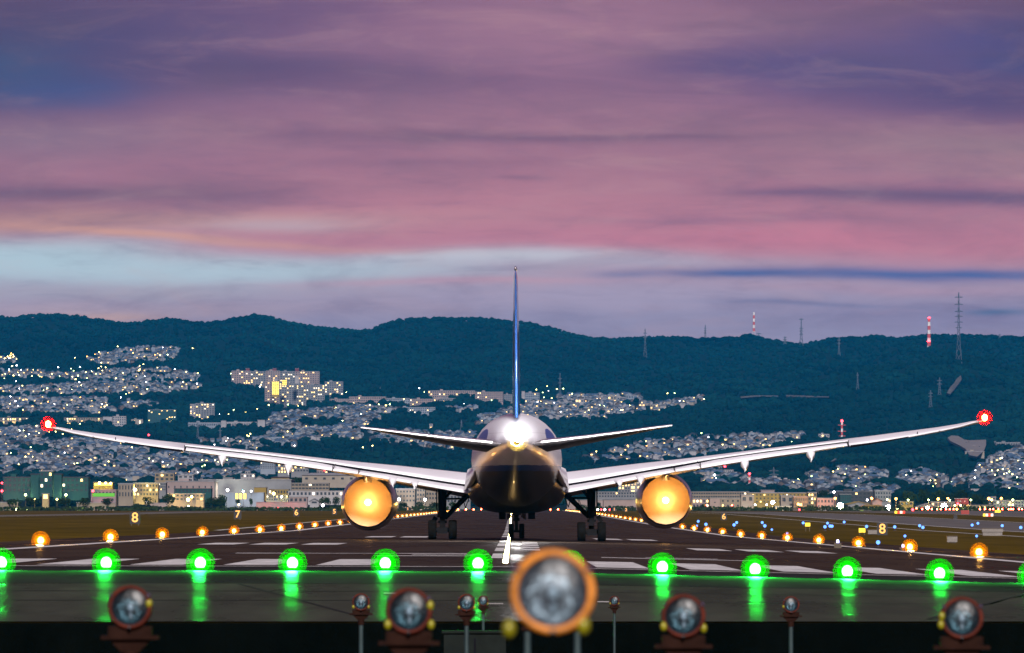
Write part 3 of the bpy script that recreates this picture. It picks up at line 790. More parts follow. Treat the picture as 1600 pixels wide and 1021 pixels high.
AX = PX(CX, D0); AZ = zg(0.3, D0) + 0.03
plane = empty('airliner', (AX, D0, 0.0), 'white twin-engine airliner seen from behind on the runway, wings spread wide, tail light blazing', 'aircraft')
plane.rotation_euler = (0, -R(0.40), 0)
def lz(y, Yo): return HC + (HZ - y) * (D0 + Yo) / F
def lx(x, Yo): return (x - CX) * (D0 + Yo) / F
def sup(cx, cz, rx, rz, Y, n=36, p=2.0, pb=None):
    ring = []
    for k in range(n):
        t = 2 * math.pi * k / n; c_, s_ = math.cos(t), math.sin(t)
        pp = p if s_ > 0 or pb is None else pb
        ring.append((cx + math.copysign(abs(c_) ** (2 / pp), c_) * rx, Y, cz + math.copysign(abs(s_) ** (2 / pp), s_) * rz))
    return ring
st = [(31.0, 4.2, .05, .05), (30.6, 4.25, .55, .5), (29.6, 4.35, 1.15, 1.1), (28, 4.6, 1.8, 1.75), (26, 4.85, 2.35, 2.35), (23.5, 5.0, 2.75, 2.78), (20.5, 5.1, 2.88, 2.97),
      (10, 5.1, 2.9, 2.99), (0, 5.1, 2.9, 2.99), (-8, 5.12, 2.9, 2.97), (-11, 5.2, 2.86, 2.88), (-14, 5.38, 2.70, 2.66), (-17, 5.62, 2.40, 2.36), (-20, 5.84, 2.0, 2.02),
      (-22.5, 5.98, 1.62, 1.68), (-25, 6.05, 1.18, 1.27), (-27, 6.08, 0.82, 0.9), (-28.6, 6.08, 0.52, 0.6), (-29.3, 6.06, 0.36, 0.42)]
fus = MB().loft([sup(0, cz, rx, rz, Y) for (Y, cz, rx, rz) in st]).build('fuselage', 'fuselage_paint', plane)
MB().lathe([(0.30, 0.02), (0.30, -0.32), (0.24, -0.33), (0.22, 0.0), (0.001, 0.0)], c=(0, -29.3, 6.06), axis='y', n=20).build('exhaust_outlet', 'hot_metal', fus)
# belly fairing
bf = [(11, 3.6, .3, .3), (10, 3.5, 1.6, 1.0), (8, 3.4, 2.6, 1.4), (5, 3.35, 3.12, 1.62), (0, 3.35, 3.2, 1.64), (-4, 3.4, 3.15, 1.62), (-7, 3.6, 2.95, 1.5), (-9.5, 3.85, 2.5, 1.3), (-12, 4.1, 1.6, 1.0), (-13.5, 4.2, .3, .5)]
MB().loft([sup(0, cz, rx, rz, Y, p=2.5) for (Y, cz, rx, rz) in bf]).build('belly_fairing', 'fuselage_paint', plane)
# dark vents low on the flanks
for s in (-1, 1):
    Yv = -12.0
    MB().add([(s * 2.50, Yv - .9, 4.35), (s * 2.66, Yv + .3, 4.35), (s * 2.62, Yv + .3, 4.85), (s * 2.5, Yv - .9, 4.7), (s * 2.30, Yv - .5, 4.35), (s * 2.3, Yv - .5, 4.8)], [(0, 1, 2, 3), (4, 0, 3, 5), (1, 4, 5, 2), (0, 4, 1), (3, 2, 5)]).build('outflow_vent', 'gap_dark', plane)
for side in (-1, 1):   # bright wing-root trailing fillet
    MB().loft([[(side * (2.2 + 1.15 * a), Y, z - 0.05), (side * (2.3 + 1.15 * a), Y, z + h), (side * (2.5 + 0.95 * a), Y, z + h * 0.8), (side * (2.5 + 1.1 * a), Y, z - 0.35 * a)] for (Y, a, z, h) in
               ((4, .5, 3.9, .9), (-2, .75, 3.7, .9), (-5.2, .8, 3.5, .85), (-7.5, .55, 3.6, .9), (-10.5, .3, 4.0, .7), (-13, .1, 4.5, .3))]).build('wing_fillet', 'aircraft_white', plane)
# wings -------------------------------------------------------
def YTE(x): return -4.4 + (x - 3) * 0.13 if x < 10.3 else -3.45 - (x - 10.3) * 0.33 - max(0, x - 26) * 0.55
def YLE(x): return 10.2 - (x - 3) * 0.66 - max(0, x - 26.5) * 0.75
WT = [  # photo x of the left wing, height of crest, of the flap gap, of the flap's lower edge
    (740, 738.5, 757.0, 772.0), (700, 734.2, 750.8, 764.6), (640, 727.6, 741.0, 753.5), (600, 723.5, 734.0, 746.2), (557, 719.5, 727.7, 738.2), (520, 715.5, 720.8, 733.4),
    (450, 707.4, 711.0, 722.4), (400, 701.8, 704.6, 714.8), (350, 696.3, 699.2, 708.5), (300, 690.4, 693.3, 701.0), (250, 684.9, 687.8, 695.0), (200, 678.8, 681.2, 687.4),
    (150, 672.8, 674.8, 678.4), (120, 668.4, 670.0, 672.6), (100, 664.8, 666.0, 667.3), (86, 661.6, 662.0, 662.4)]
W_ = []
for (px, yu, yl, yb) in WT:
    Yo = YTE(min(29.6, (CX - px) / 24.0)); x = -lx(px, Yo)
    W_.append((x, lz(yu, Yo + 2), lz(yl, Yo), lz(yb, Yo)))
WXs = [w[0] for w in W_]
def wz(x): return tuple(float(np.interp(x, WXs, [w[i] for w in W_])) for i in (1, 2, 3))
def wing_ring(x, s, full=False):
    zc_, zl, zb = wz(x); le, te = YLE(x), YTE(x); c = le - te
    th = max(0.05, c * (0.115 if x < 12 else 0.10)); f = te + (0.20 * c if not full else 0.0)
    ze = zl if not full else zb
    return [(s * x, le, zc_ - th * 0.45), (s * x, le - 0.05 * c, zc_ - th * 0.20), (s * x, le - 0.18 * c, zc_ - th * 0.04), (s * x, le - 0.36 * c, zc_),
            (s * x, le - 0.55 * c, zc_ - (zc_ - ze) * 0.22), (s * x, f + 0.12 * c, zc_ - (zc_ - ze) * 0.66), (s * x, f, ze), (s * x, f, ze - 0.05),
            (s * x, f + 0.1 * c, min(ze - 0.08, zc_ - th * 0.85)), (s * x, le - 0.45 * c, max(zc_ - th, ze - 0.35 if x > 20 else -9)), (s * x, le - 0.15 * c, zc_ - th * 0.85), (s * x, le - 0.03 * c, zc_ - th * 0.65)]
for s, side in ((-1, 'left'), (1, 'right')):
    xs_in = [2.4, 3.1, 4.5, 6, 8, 10.3, 12, 14, 16, 18, 20, 21.3, 21.32, 23, 25, 27, 28.2, 29.0, 29.6]
    wing = MB().loft([wing_ring(x, s, x > 21.31) for x in xs_in]).build('wing', 'wing_grey', plane)
    def flap(name, x0, x1, matn='wing_grey', n=8):
        rings = []
        for k in range(n + 1):
            x = x0 + (x1 - x0) * k / n; zc_, zl, zb = wz(x); c = YLE(x) - YTE(x); te = YTE(x); f = te + 0.20 * c
            gap = 0.19 if x < 12 else 0.13
            z0 = zl - gap; L = f - te
            rings.append([(s * x, f - 0.04, z0 - 0.16), (s * x, f - 0.02, z0 - 0.04), (s * x, f - 0.15 * L, z0), (s * x, f - 0.5 * L, z0 - (z0 - zb) * 0.42), (s * x, te, zb), (s * x, te + 0.02, zb - 0.03),
                          (s * x, f - 0.5 * L, z0 - (z0 - zb) * 0.5 - 0.16), (s * x, f - 0.1 * L, z0 - 0.24)])
        MB().loft(rings).build(name, matn, wing)
        # the dark strip below paints the shade between wing and flap
    flap('inboard_flap', 3.12, 10.2); flap('flaperon', 10.26, 11.85, n=2); flap('outboard_flap', 11.91, 21.2, n=10)
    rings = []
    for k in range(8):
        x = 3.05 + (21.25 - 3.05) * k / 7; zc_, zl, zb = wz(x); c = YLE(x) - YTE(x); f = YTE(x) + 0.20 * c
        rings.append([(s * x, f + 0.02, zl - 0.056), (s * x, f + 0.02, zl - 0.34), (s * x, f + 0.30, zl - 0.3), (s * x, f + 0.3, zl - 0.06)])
    MB().loft(rings).build('flap_gap_shade', 'gap_dark', wing)
    # dark strip painting the shade under the drooped ailerons
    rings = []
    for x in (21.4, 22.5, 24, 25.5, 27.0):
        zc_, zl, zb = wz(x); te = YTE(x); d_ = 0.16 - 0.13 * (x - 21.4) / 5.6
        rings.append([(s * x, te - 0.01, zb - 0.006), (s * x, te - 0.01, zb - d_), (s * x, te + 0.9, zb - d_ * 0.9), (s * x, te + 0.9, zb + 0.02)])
    MB().loft(rings).build('aileron_shade', 'gap_dark', wing)
    for xx in (21.26, 25.6):   # slits between the outer panels
        zc_, zl, zb = wz(xx); te = YTE(xx)
        MB().box(s * xx - 0.025, s * xx + 0.025, te - 0.02, te + 0.1, zb - 0.10, zb + (0.32 if xx < 22 else 0.20)).build('panel_slit', 'gap_dark', wing)
    for xx in (10.23, 11.88):
        zc_, zl, zb = wz(xx); te = YTE(xx)
        MB().add([(s * xx, te - 0.03, zb), (s * (xx + .04), te - 0.03, zb), (s * (xx - .22 + .04), te + 1.0, zl - .06), (s * (xx - .22), te + 1.0, zl - .06)], [(0, 1, 2, 3)]).build('panel_slit', 'gap_dark', wing)
    # flap track fairings
    for xx, L, h_ in ((18.9, 2.6, 0.48), (14.7, 2.8, 0.50), (8.0, 2.4, 0.40), (6.6, 1.5, 0.2)):
        zc_, zl, zb = wz(xx); te = YTE(xx)
        if xx < 9: zb += 0.12
        rings = []
        for (dy, w, top, bot) in ((3.0, .12, .0, -.25), (1.8, .26, .05, -.42), (.6, .30, .02, -.5), (-.2, .22, -.04, -.62), (-.75, .05, -.45, -.78)):
            y = te + dy; rings.append([(s * xx - w, y, zb + top), (s * xx + w, y, zb + top), (s * xx + w * .8, y, zb + bot * h_ * 1.3 - .06), (s * xx + (.06 if s < 0 else -.06), y, zb + bot * h_ * 1.5 - .18), (s * xx - w * .8, y, zb + bot * h_ * 1.3 - .06)])
        MB().loft(rings).build('flap_fairing', 'wing_grey', wing)
    # wing tip light
    tipx = 29.55; zt_ = wz(29.5)[0]
    tl = MB().sphere((s * (tipx + .12), YTE(29.5) - 0.1, zt_ + 0.12), 0.17, 10, 8, sq=(1, 1, 1.25)).build('wing_tip_light', 'tip_bulb', wing)
    halo_shells(.23, .50, 3, 'red_halo', tl, (0, 0, 0)).location = (s * (tipx + .12), YTE(29.5) - 0.1, zt_ + 0.12)
    # engine -------------------------------------------------
    ex, ez = s * 9.72, lz(784, 6)
    nac = MB().lathe([(1.42, 9.6), (1.55, 9.9), (1.68, 9.8), (1.80, 9.0), (1.86, 7.5), (1.86, 5.5), (1.82, 3.6), (1.76, 2.4), (1.66, 1.35)], c=(ex, 0, ez), axis='y', n=48)
    # scalloped nozzle edge
    n = 48; r0, r1 = [], []
    for k in range(n * 2):
        t = 2 * math.pi * k / (n * 2); ph = (k % 6) / 6.0; sc = abs(math.sin(math.pi * ph)) ** 0.8
        r0.append((ex + 1.66 * math.cos(t), 1.35, ez + 1.66 * math.sin(t)))
        rr_ = 1.585 - 0.035 * sc; r1.append((ex + rr_ * math.cos(t), 0.95 - 0.55 * sc, ez + rr_ * math.sin(t)))
    nacelle = nac.build('nacelle', 'aircraft_white', plane)
    MB().loft([r0, r1], closed=False if False else True, cap=(False, False)).build('nozzle_chevrons', 'bare_metal', nacelle)
    MB().lathe([(1.56, 0.95), (1.57, 1.44)], c=(ex, 0, ez), axis='y', n=48).build('bypass_duct', 'hot_metal', nacelle)
    MB().lathe([(1.56, 1.43), (1.0, 1.42), (0.3, 1.41)], c=(ex, 0, ez), axis='y', n=40).build('duct_back_plate', 'hot_metal', nacelle)  # flat plate across the duct, shaped to catch the added orange light
    MB().lathe([(0.40, 1.405), (0.34, 1.39), (0.22, 1.33), (0.10, 1.26)], c=(ex, 0, ez), axis='y', n=24, cap=(False, True)).build('exhaust_cone', 'hot_metal', nacelle)
    MB().sphere((ex, 1.16, ez), 0.20, 24, 16).build('exhaust_glow', 'engine_glow', nacelle)  # added glowing ball for the bright centre of the exhaust
    # intake fan, spinner
    MB().lathe([(1.41, 9.6), (1.38, 8.4), (0.35, 8.4), (0.001, 9.1)], c=(ex, 0, ez), axis='y', n=36).build('intake', 'gap_dark', nacelle)
    pl = bpy.data.lights.new('exhaust_glow_light', 'POINT'); pl.energy = 125; pl.color = (1.0, 0.42, 0.07); pl.shadow_soft_size = 0.25
    po = bpy.data.objects.new('exhaust_glow_light', pl); COL.objects.link(po); po.parent = nacelle; po.location = (ex, 0.55, ez)  # no lamp here; light added to make the exhaust glow orange
    # pylon
    zc_, zl, zb = wz(9.7)
    MB().loft([[(ex - w, y, z0), (ex + w, y, z0), (ex + w * .7, y, z1), (ex - w * .7, y, z1)] for (y, w, z0, z1) in
               ((9.0, .1, ez + 1.7, ez + 1.85), (7, .24, ez + 1.5, ez + 2.1), (4, .28, ez + 1.5, zc_ - .6), (1.0, .26, ez + 1.3, zc_ - .9), (-1.0, .20, ez + 1.35, zl - .35), (-2.6, .06, ez + 1.62, zb + .1))]).build('pylon', 'aircraft_white', plane)
    # stabiliser ---------------------------------------------
    rings = []
    for (px, yt, yb, le, te) in ((787, 694.5, 708, -19.2, -26.2), (770, 692.8, 707, -19.8, -26.0), (740, 689.5, 702.0, -21.0, -26.2), (700, 684.6, 694.5, -22.6, -26.6), (650, 678.5, 685.0, -24.4, -27.3), (600, 671.8, 675.2, -26.0, -28.0), (580, 669.2, 671.2, -26.8, -28.2), (565, 667.2, 667.9, -27.6, -28.3)):
        x = -lx(px, te); z_t = lz(yt + .002 * (CX - px) - 1.0, te); z_b = lz(yb + .002 * (CX - px) - 1.0, le)
        c = le - te; th = c * 0.05
        rings.append([(s * x, le, z_b), (s * x, le - .05 * c, z_b + th * 1.0), (s * x, le - .4 * c, z_b + (z_t - z_b) * .4 + th * 1.7), (s * x, te, z_t), (s * x, te, z_t - .03), (s * x, le - .4 * c, z_b + (z_t - z_b) * .4 - th * .4), (s * x, le - .05 * c, z_b - th * .3)])
    stab = MB().loft(rings).build('stabiliser', 'stab_shade', plane)
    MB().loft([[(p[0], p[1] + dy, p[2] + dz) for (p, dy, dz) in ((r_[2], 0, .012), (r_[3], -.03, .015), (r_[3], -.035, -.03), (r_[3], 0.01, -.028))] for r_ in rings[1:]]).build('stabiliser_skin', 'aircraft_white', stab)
# fin ---------------------------------------------------------
def fin_ring(z, le, te, w, m=0.35):
    c = le - te
    pts_ = [(0, le), (w * .55, le - .08 * c), (w, le - m * c), (w * .95, le - .6 * c), (w * .42, te + .12 * c), (w * .10, te)]
    return [(x, y, z) for x, y in pts_] + [(-x, y, z) for x, y in pts_[:0:-1]]
fr = [(7.6, -15.2, -25.6, .26), (8.1, -16.3, -25.8, .245), (9.0, -17.2, -26.0, .235), (11, -19.0, -26.7, .215), (13, -20.8, -27.4, .19), (15, -22.6, -28.1, .155), (16.2, -23.7, -28.5, .12), (16.55, -24.6, -28.6, .05)]
sh = lx(807.5, -24) - 0.0
fin = MB().loft([[(p[0] + sh * 0, p[1], p[2]) for p in fin_ring(*f)] for f in fr]).build('fin', 'fin_blue', plane)
def fin_w(z): return float(np.interp(z, [f[0] for f in fr], [f[3] for f in fr]))
for s in (-1, 1):   # pale sweeping stripes on both faces of the fin
    for (z0, z1, k0) in ((9.9, 13.3, .62), (12.4, 13.8, .4)):
        ring = []
        for k in range(7):
            z = z0 + (z1 - z0) * k / 6; w = fin_w(z) + .012; le = float(np.interp(z, [f[0] for f in fr], [f[1] for f in fr])); te = float(np.interp(z, [f[0] for f in fr], [f[2] for f in fr])); c = le - te
            wd = math.sin(math.pi * k / 6) * .22 * c + .05
            yc = le - k0 * c
            ring.append([(s * w * (1 if k0 < .5 else .93), yc + wd * .5, z), (s * w * (.88 if k0 > .5 else 1), yc - wd * .5, z)])
        vs = [p for r_ in ring for p in r_]
        MB().add(vs, [(2 * k, 2 * k + 1, 2 * k + 3, 2 * k + 2) for k in range(6)]).build('fin_stripe', 'fin_light', fin)
MB().sphere((0, -28.3, 16.62), 0.08, 8, 6, sq=(1, 1.6, 2)).build('fin_tip_light', 'bare_metal', fin)
# tail light
tlm = MB().sphere((0.05, -29.75, 6.30), 0.24, 14, 10, sq=(1.0, .8, 1.0)).build('tail_light', 'tail_bulb', plane)
halo_mat('tail_halo', (1.0, 0.70, 0.12), 0.012)
halo_shells(.30, .66, 5, 'tail_halo', tlm, (0.05, -29.85, 6.15))
pl = bpy.data.lights.new('tail_lamp', 'POINT'); pl.energy = 7000; pl.color = (1.0, 0.96, 0.94); pl.shadow_soft_size = 0.15
po = bpy.data.objects.new('tail_lamp', pl); COL.objects.link(po); po.parent = tlm; po.location = (0.05, -31.0, 7.3)
# landing gear --------------------------------------------------
def wheel(c, r, w, parent):
    x, y, z = c
    prof = [(r * .55, -w / 2), (r * .88, -w / 2), (r * .97, -w * .4), (r, -w * .22), (r, w * .22), (r * .97, w * .4), (r * .88, w / 2), (r * .55, w / 2)]
    rings = []
    for (rr_, h) in prof: rings.append([(x + h, y + math.cos(2 * math.pi * k / 28) * rr_, z + math.sin(2 * math.pi * k / 28) * rr_) for k in range(28)])
    o = MB().loft(rings, cap=(False, False)).build('wheel', 'tyre_rubber', parent)
    rings = [[(x + h, y + math.cos(2 * math.pi * k / 20) * rr_, z + math.sin(2 * math.pi * k / 20) * rr_) for k in range(20)] for (rr_, h) in ((.02, -w * .3), (r * .3, -w * .35), (r * .54, -w * .48), (r * .54, w * .48), (r * .3, w * .35), (.02, w * .3))]
    MB().loft(rings).build('rim', 'gear_metal', o)
roll = R(0.40)
for s in (-1, 1):
    gx_ = s * 4.85
    dz = zg(AX + gx_, D0) + 0.03 - math.tan(roll) * gx_      # stands on the cambered runway
    leg = MB()
    leg.tube((gx_, 0.3, 3.6), (gx_, 0, 1.9), .30, .26, 14).tube((gx_, 0, 1.95), (gx_, 0, .62 + dz), .17, .19, 14)
    leg.tube((gx_, 0, 1.5), (gx_ , 0, 1.9), .36, .30, 12).box(gx_ - .28, gx_ + .28, -.25, .25, 1.12, 1.30)
    leg.tube((gx_ - .55, -.05, .62 + dz), (gx_ + .55, -.05, .62 + dz), .16, n=10)
    leg.tube((gx_, -.85, .62 + dz), (gx_, .85, .62 + dz), .18, n=10).box(gx_ - .33, gx_ + .33, -.95, -.75, .38 + dz, .80 + dz).box(gx_ - .17, gx_ + .17, -.6, -.3, .9, 1.4)
    gear = leg.build('main_gear_leg', 'gear_metal', plane)
    MB().tube((gx_ - s * .15, .2, 1.45), (gx_ - s * 1.75, .6, 3.05), .15, .19, 10).tube((gx_ - s * .2, -.05, 2.7), (gx_ - s * 1.2, .3, 2.72), .06, n=8).tube((gx_ - s * .2, .1, 2.75), (gx_ - s * .65, .2, 3.3), .09, n=8).build('side_brace', 'gear_metal', gear)
    MB().tube((gx_ - s * .5, -.1, 1.75), (gx_ - s * .8, -.05, 2.6), .022, n=6).tube((gx_ - s * .62, -.1, 1.85), (gx_ - s * .9, -.05, 2.65), .022, n=6).tube((gx_ - s * 1.5, -.05, 2.1), (gx_ - s * 1.3, -.05, 2.9), .03, n=6).tube((gx_ - s * 1.5, -.1, 2.1), (gx_ - s * 1.75, -.05, 2.8), .03, n=6).build('hydraulic_lines', 'gear_metal', gear)
    MB().box(gx_ + s * .33, gx_ + s * .40, -.5, .9, 2.0, 3.3).add([(gx_ + s * .28, -.3, 1.42), (gx_ + s * .62, -.3, 1.05), (gx_ + s * .75, -.3, 1.22), (gx_ + s * .55, -.3, 1.62), (gx_ + s * .28, .2, 1.42), (gx_ + s * .62, .2, 1.05), (gx_ + s * .75, .2, 1.22), (gx_ + s * .55, .2, 1.62)],
             [(0, 1, 2, 3), (7, 6, 5, 4), (0, 4, 5, 1), (1, 5, 6, 2), (2, 6, 7, 3), (3, 7, 4, 0)]).build('gear_door', 'gear_metal', gear)
    for wy in (-.75, .75):
        for wx_ in (-.66, .66): wheel((gx_ + wx_, wy, .63 + dz), .635, .52, gear)
ny = 22.8; ngx = lx(807.5, ny); dz = zg(AX, D0 + ny) + 0.03
ng = MB().tube((ngx, ny, 3.0), (ngx, ny, 1.4), .17, n=12).tube((ngx, ny, 1.4), (ngx, ny, .5 + dz), .11, n=12).tube((ngx - .34, ny, .5 + dz), (ngx + .34, ny, .5 + dz), .09, n=10).box(ngx - .22, ngx + .22, ny - .12, ny + .12, 1.22, 1.42).box(ngx - .30, ngx + .30, ny - .15, ny + .15, 1.62, 1.78)\
    .tube((ngx, ny - .1, .75), (ngx, ny - .3, 1.3), .05, n=8).build('nose_gear_leg', 'gear_metal', plane)
for wx_ in (-.36, .36): wheel((ngx + wx_, ny, .51 + dz), .51, .36, ng)
for s in (-1, 1): MB().add([(ngx + s * .45, ny - .4, 2.2), (ngx + s * .62, ny + .6, 2.2), (ngx + s * .60, ny + .6, 1.30), (ngx + s * .32, ny - .4, 1.5), (ngx + s * .50, ny - .4, 2.2), (ngx + s * .67, ny + .6, 2.2), (ngx + s * .65, ny + .6, 1.30), (ngx + s * .37, ny - .4, 1.5)],
        [(0, 1, 2, 3), (7, 6, 5, 4), (0, 4, 5, 1), (1, 5, 6, 2), (2, 6, 7, 3), (3, 7, 4, 0)]).build('nose_gear_door', 'gear_metal', ng)
for s in (-1, 1): MB().box(s * .95 - .22, s * .95 + .22, -2.6, .4, 1.35, 2.1).build('belly_gear_door', 'gear_metal', plane)

# ------------------------------------------------------------------ approach lamps in the foreground
bsdf_mat('lamp_orange', (0.62, 0.21, 0.012), 0.45, var=0.2, scale=14, bump=0.1)
bsdf_mat('lamp_brown', (0.085, 0.014, 0.006), 0.6, spec=0.15, var=0.25, scale=14, bump=0.1)
bsdf_mat('bracket_brown', (0.022, 0.009, 0.006), 0.8, spec=0.05, var=0.2, scale=9)
bsdf_mat('post_grey', (0.020, 0.044, 0.046), 0.6, var=0.2, scale=4)
bsdf_mat('cabinet_grey', (0.012, 0.016, 0.014), 0.8, spec=0.05, scale=3)
bsdf_mat('knob_green', (0.26, 0.24, 0.008), 0.3, scale=9)
bsdf_mat('reflector', (0.09, 0.15, 0.18), 0.42, 1.0, var=0.34, scale=26, bump=0.35, bscale=30)
bsdf_mat('reflector_bright', (0.36, 0.37, 0.41), 0.42, 1.0, var=0.34, scale=26, bump=0.4, bscale=34)
bsdf_mat('bulb_glass', (0.30, 0.34, 0.40), 0.15, scale=9)
gm = bpy.data.materials.new('front_glass'); gm.use_nodes = True; gm.node_tree.nodes.clear(); q = NG(gm.node_tree)
out = q.node('ShaderNodeOutputMaterial'); tr = q.node('ShaderNodeBsdfTransparent'); gl_ = q.node('ShaderNodeBsdfGlossy'); mx = q.node('ShaderNodeMixShader'); lw = q.node('ShaderNodeFresnel')
tr.inputs[0].default_value = (0.80, 0.92, 0.95, 1); gl_.inputs['Roughness'].default_value = 0.35; lw.inputs[0].default_value = 1.5
nz = q.noise(q.node('ShaderNodeTexCoord').outputs['Object'], 22, 3); bn = q.node('ShaderNodeBump'); bn.inputs['Strength'].default_value = .5; bn.inputs['Distance'].default_value = .01; q.link(nz, bn.inputs['Height']); q.link(bn.outputs[0], gl_.inputs['Normal'])
q.link(q.math('MULTIPLY_ADD', lw.outputs[0], 0.35, 0.015), mx.inputs[0]); q.link(tr.outputs[0], mx.inputs[1]); q.link(gl_.outputs[0], mx.inputs[2]); q.link(mx.outputs[0], out.inputs[0]); M['front_glass'] = gm
def approach_lamp(x, y, rpx, d, house, label, knobs, post=True, base=True):
    s = rpx * d / F / 0.125          # real size factor about 1
    X, Y, Z = P(x, y, d); gz = zg(X, d)
    t = empty('approach_light', (X, d, gz), label, 'approach light', 'approach lamps on posts before the runway')
    def L(mb, name, mat, parent=None):
        o = mb.build(name, mat, parent or t)
        if parent is None:
            o.location = (0, 0, Z - gz); o.scale = (s, s, s); o.rotation_euler = (R(-4), 0, R(rnd.uniform(-5, 5)))
        return o
    h = L(MB().lathe([(0.104, -0.012), (0.112, -0.020), (0.125, -0.016), (0.127, 0.0), (0.125, 0.05), (0.112, 0.10), (0.075, 0.145), (0.03, 0.165), (0.001, 0.167)], axis='y', n=40), 'housing', house)
    MB().lathe([(0.104, -0.010), (0.098, 0.010), (0.085, 0.032), (0.06, 0.052), (0.03, 0.062), (0.001, 0.064)], axis='y', n=36).build('reflector', 'reflector' if base else 'reflector_bright', h)
    MB().sphere((0, 0.028, -0.002), 0.021, 12, 8, sq=(1, 1.4, 1.3)).tube((0, .03, -.02), (0, .045, -.06), .009, n=8).build('bulb', 'bulb_glass', h)
    MB().lathe([(0.105, -0.011), (0.085, -0.020), (0.05, -0.026), (0.001, -0.028)], axis='y', n=32).build('glass', 'front_glass', h)
    MB().tube((-.10, -.012, .062), (-.112, -.03, .07), .010, n=8).tube((.10, -.012, .062), (.112, -.03, .07), .010, n=8).tube((0, -.012, -.117), (0, -.03, -.128), .010, n=8).build('clip', 'bare_metal', h)
    if base:
        b_ = L(MB().box(-.165, .165, -.03, .11, -.185, -.165).box(-.125, .125, .0, .08, -.165, -.11).add([(-.12, 0, -.187), (.12, 0, -.187), (.12, .08, -.187), (-.12, .08, -.187), (-.05, .01, -.26), (.05, .01, -.26), (.05, .07, -.26), (-.05, .07, -.26)], [(0, 1, 2, 3), (7, 6, 5, 4), (0, 4, 5, 1), (1, 5, 6, 2), (2, 6, 7, 3), (3, 7, 4, 0)]), 'bracket', ['bracket_brown'])
        b_.rotation_euler = (0, 0, 0)
    for (kx, kz) in knobs:
        o = L(MB().sphere((kx, -.01, kz), .023, 12, 8, sq=(.9, 1, 1.25)), 'adjusting_knob', 'knob_green')
        o.rotation_euler = (0, 0, 0)
    pm = MB().tube((0, .04 * s, Z - gz - .255 * s), (0, .04 * s, -0.05), .034 * s, n=12)
    pm.build('post', 'post_grey', t)
    MB().tube((0, .04 * s, Z - gz - .25 * s), (0, .04 * s, Z - gz - .33 * s), .047 * s, n=12).build('collar', 'bracket_brown', t)
    return t
approach_lamp(864, 925, 66, 18.9, 'lamp_orange', 'huge blurred orange approach lamp in the centre foreground, nearest the camera', [(.09, -.10), (-.13, -.11)], base=False)
for xx in (-.045, .035):   # twin uprights carrying the nearest lamp's bar
    pass
approach_lamp(639, 955, 36, 36.7, 'lamp_brown', 'blurred brown approach lamp with three yellow knobs, left of the huge orange lamp', [(.115, .03), (.12, -.075), (-.115, -.075)])
approach_lamp(203, 949, 34, 38.8, 'lamp_brown', 'blurred brown approach lamp at far left of the foreground', [(.11, .02)])
approach_lamp(1068, 963, 34, 38.8, 'lamp_brown', 'blurred brown approach lamp just right of the huge orange lamp', [(.115, -.07), (-.115, -.06)])
approach_lamp(1503, 966, 33, 40, 'lamp_brown', 'blurred brown approach lamp at far right of the foreground', [(-.12, .01), (-.125, -.04)])
approach_lamp(564, 941, 13.5, 94, 'lamp_brown', 'small brown approach lamp on a grey post, leftmost of the small ones', [(.11, -.07), (-.11, -.07)])
approach_lamp(729, 942, 13.5, 94, 'lamp_brown', 'small brown approach lamp on a grey post, right of the three-knobbed lamp', [(.11, -.07), (-.11, -.07)])
approach_lamp(1236, 945, 13, 97, 'lamp_brown', 'small brown approach lamp on a grey post, rightmost of the small ones', [(-.115, -.03)])
approach_lamp(755, 939, 8, 137, 'lamp_brown', 'tiny approach lamp on a yellowish post, close left of the huge orange lamp', [(.11, -.07), (-.11, -.07)])
approach_lamp(960, 939, 7.5, 137, 'lamp_brown', 'tiny approach lamp on a post, close right of the huge orange lamp', [(.11, -.07), (-.11, -.07)])
# two steel uprights and a box behind the nearest lamps
for x, w, y0, d, lab in ((902, 12, 985, 45, 'blurred grey steel upright below the huge orange lamp, its right leg'), (824, 12, 985, 45, 'blurred grey steel upright below the huge orange lamp, its left leg')):
    X, Y, Z = P(x, y0, d); gz = zg(X, d); hw = w * d / F / 2
    t = empty('steel_post', (X, d, gz), lab, 'post')
    MB().tube((0, 0, -.05), (0, 0, Z - gz), hw, n=10).build('shaft', 'post_grey', t); MB().box(-hw * 1.6, hw * 1.6, -hw * 1.6, hw * 1.6, Z - gz - .002 + .002, Z - gz + .02).build('cap', 'bracket_brown', t)
X0, Y, Z = P(742, 990, 135); gz = zg(0, 135); t = empty('control_cabinet', (X0, 135, gz), 'dark grey control cabinet at the bottom edge, left of the huge orange lamp', 'cabinet')
MB().box(-.62, .62, 0, .6, .12, Z - gz).build('body', 'cabinet_grey', t); MB().box(-.66, .66, -.05, .65, Z - gz + .003, Z - gz + .05).build('lid', 'cabinet_grey', t); MB().box(-.5, .5, .1, .5, -.05, .118).build('plinth', 'apron_concrete', t)
MB().box(-.02, .02, -.012, -.002, .25, Z - gz - .1).build('door_gap', 'gap_dark', t)
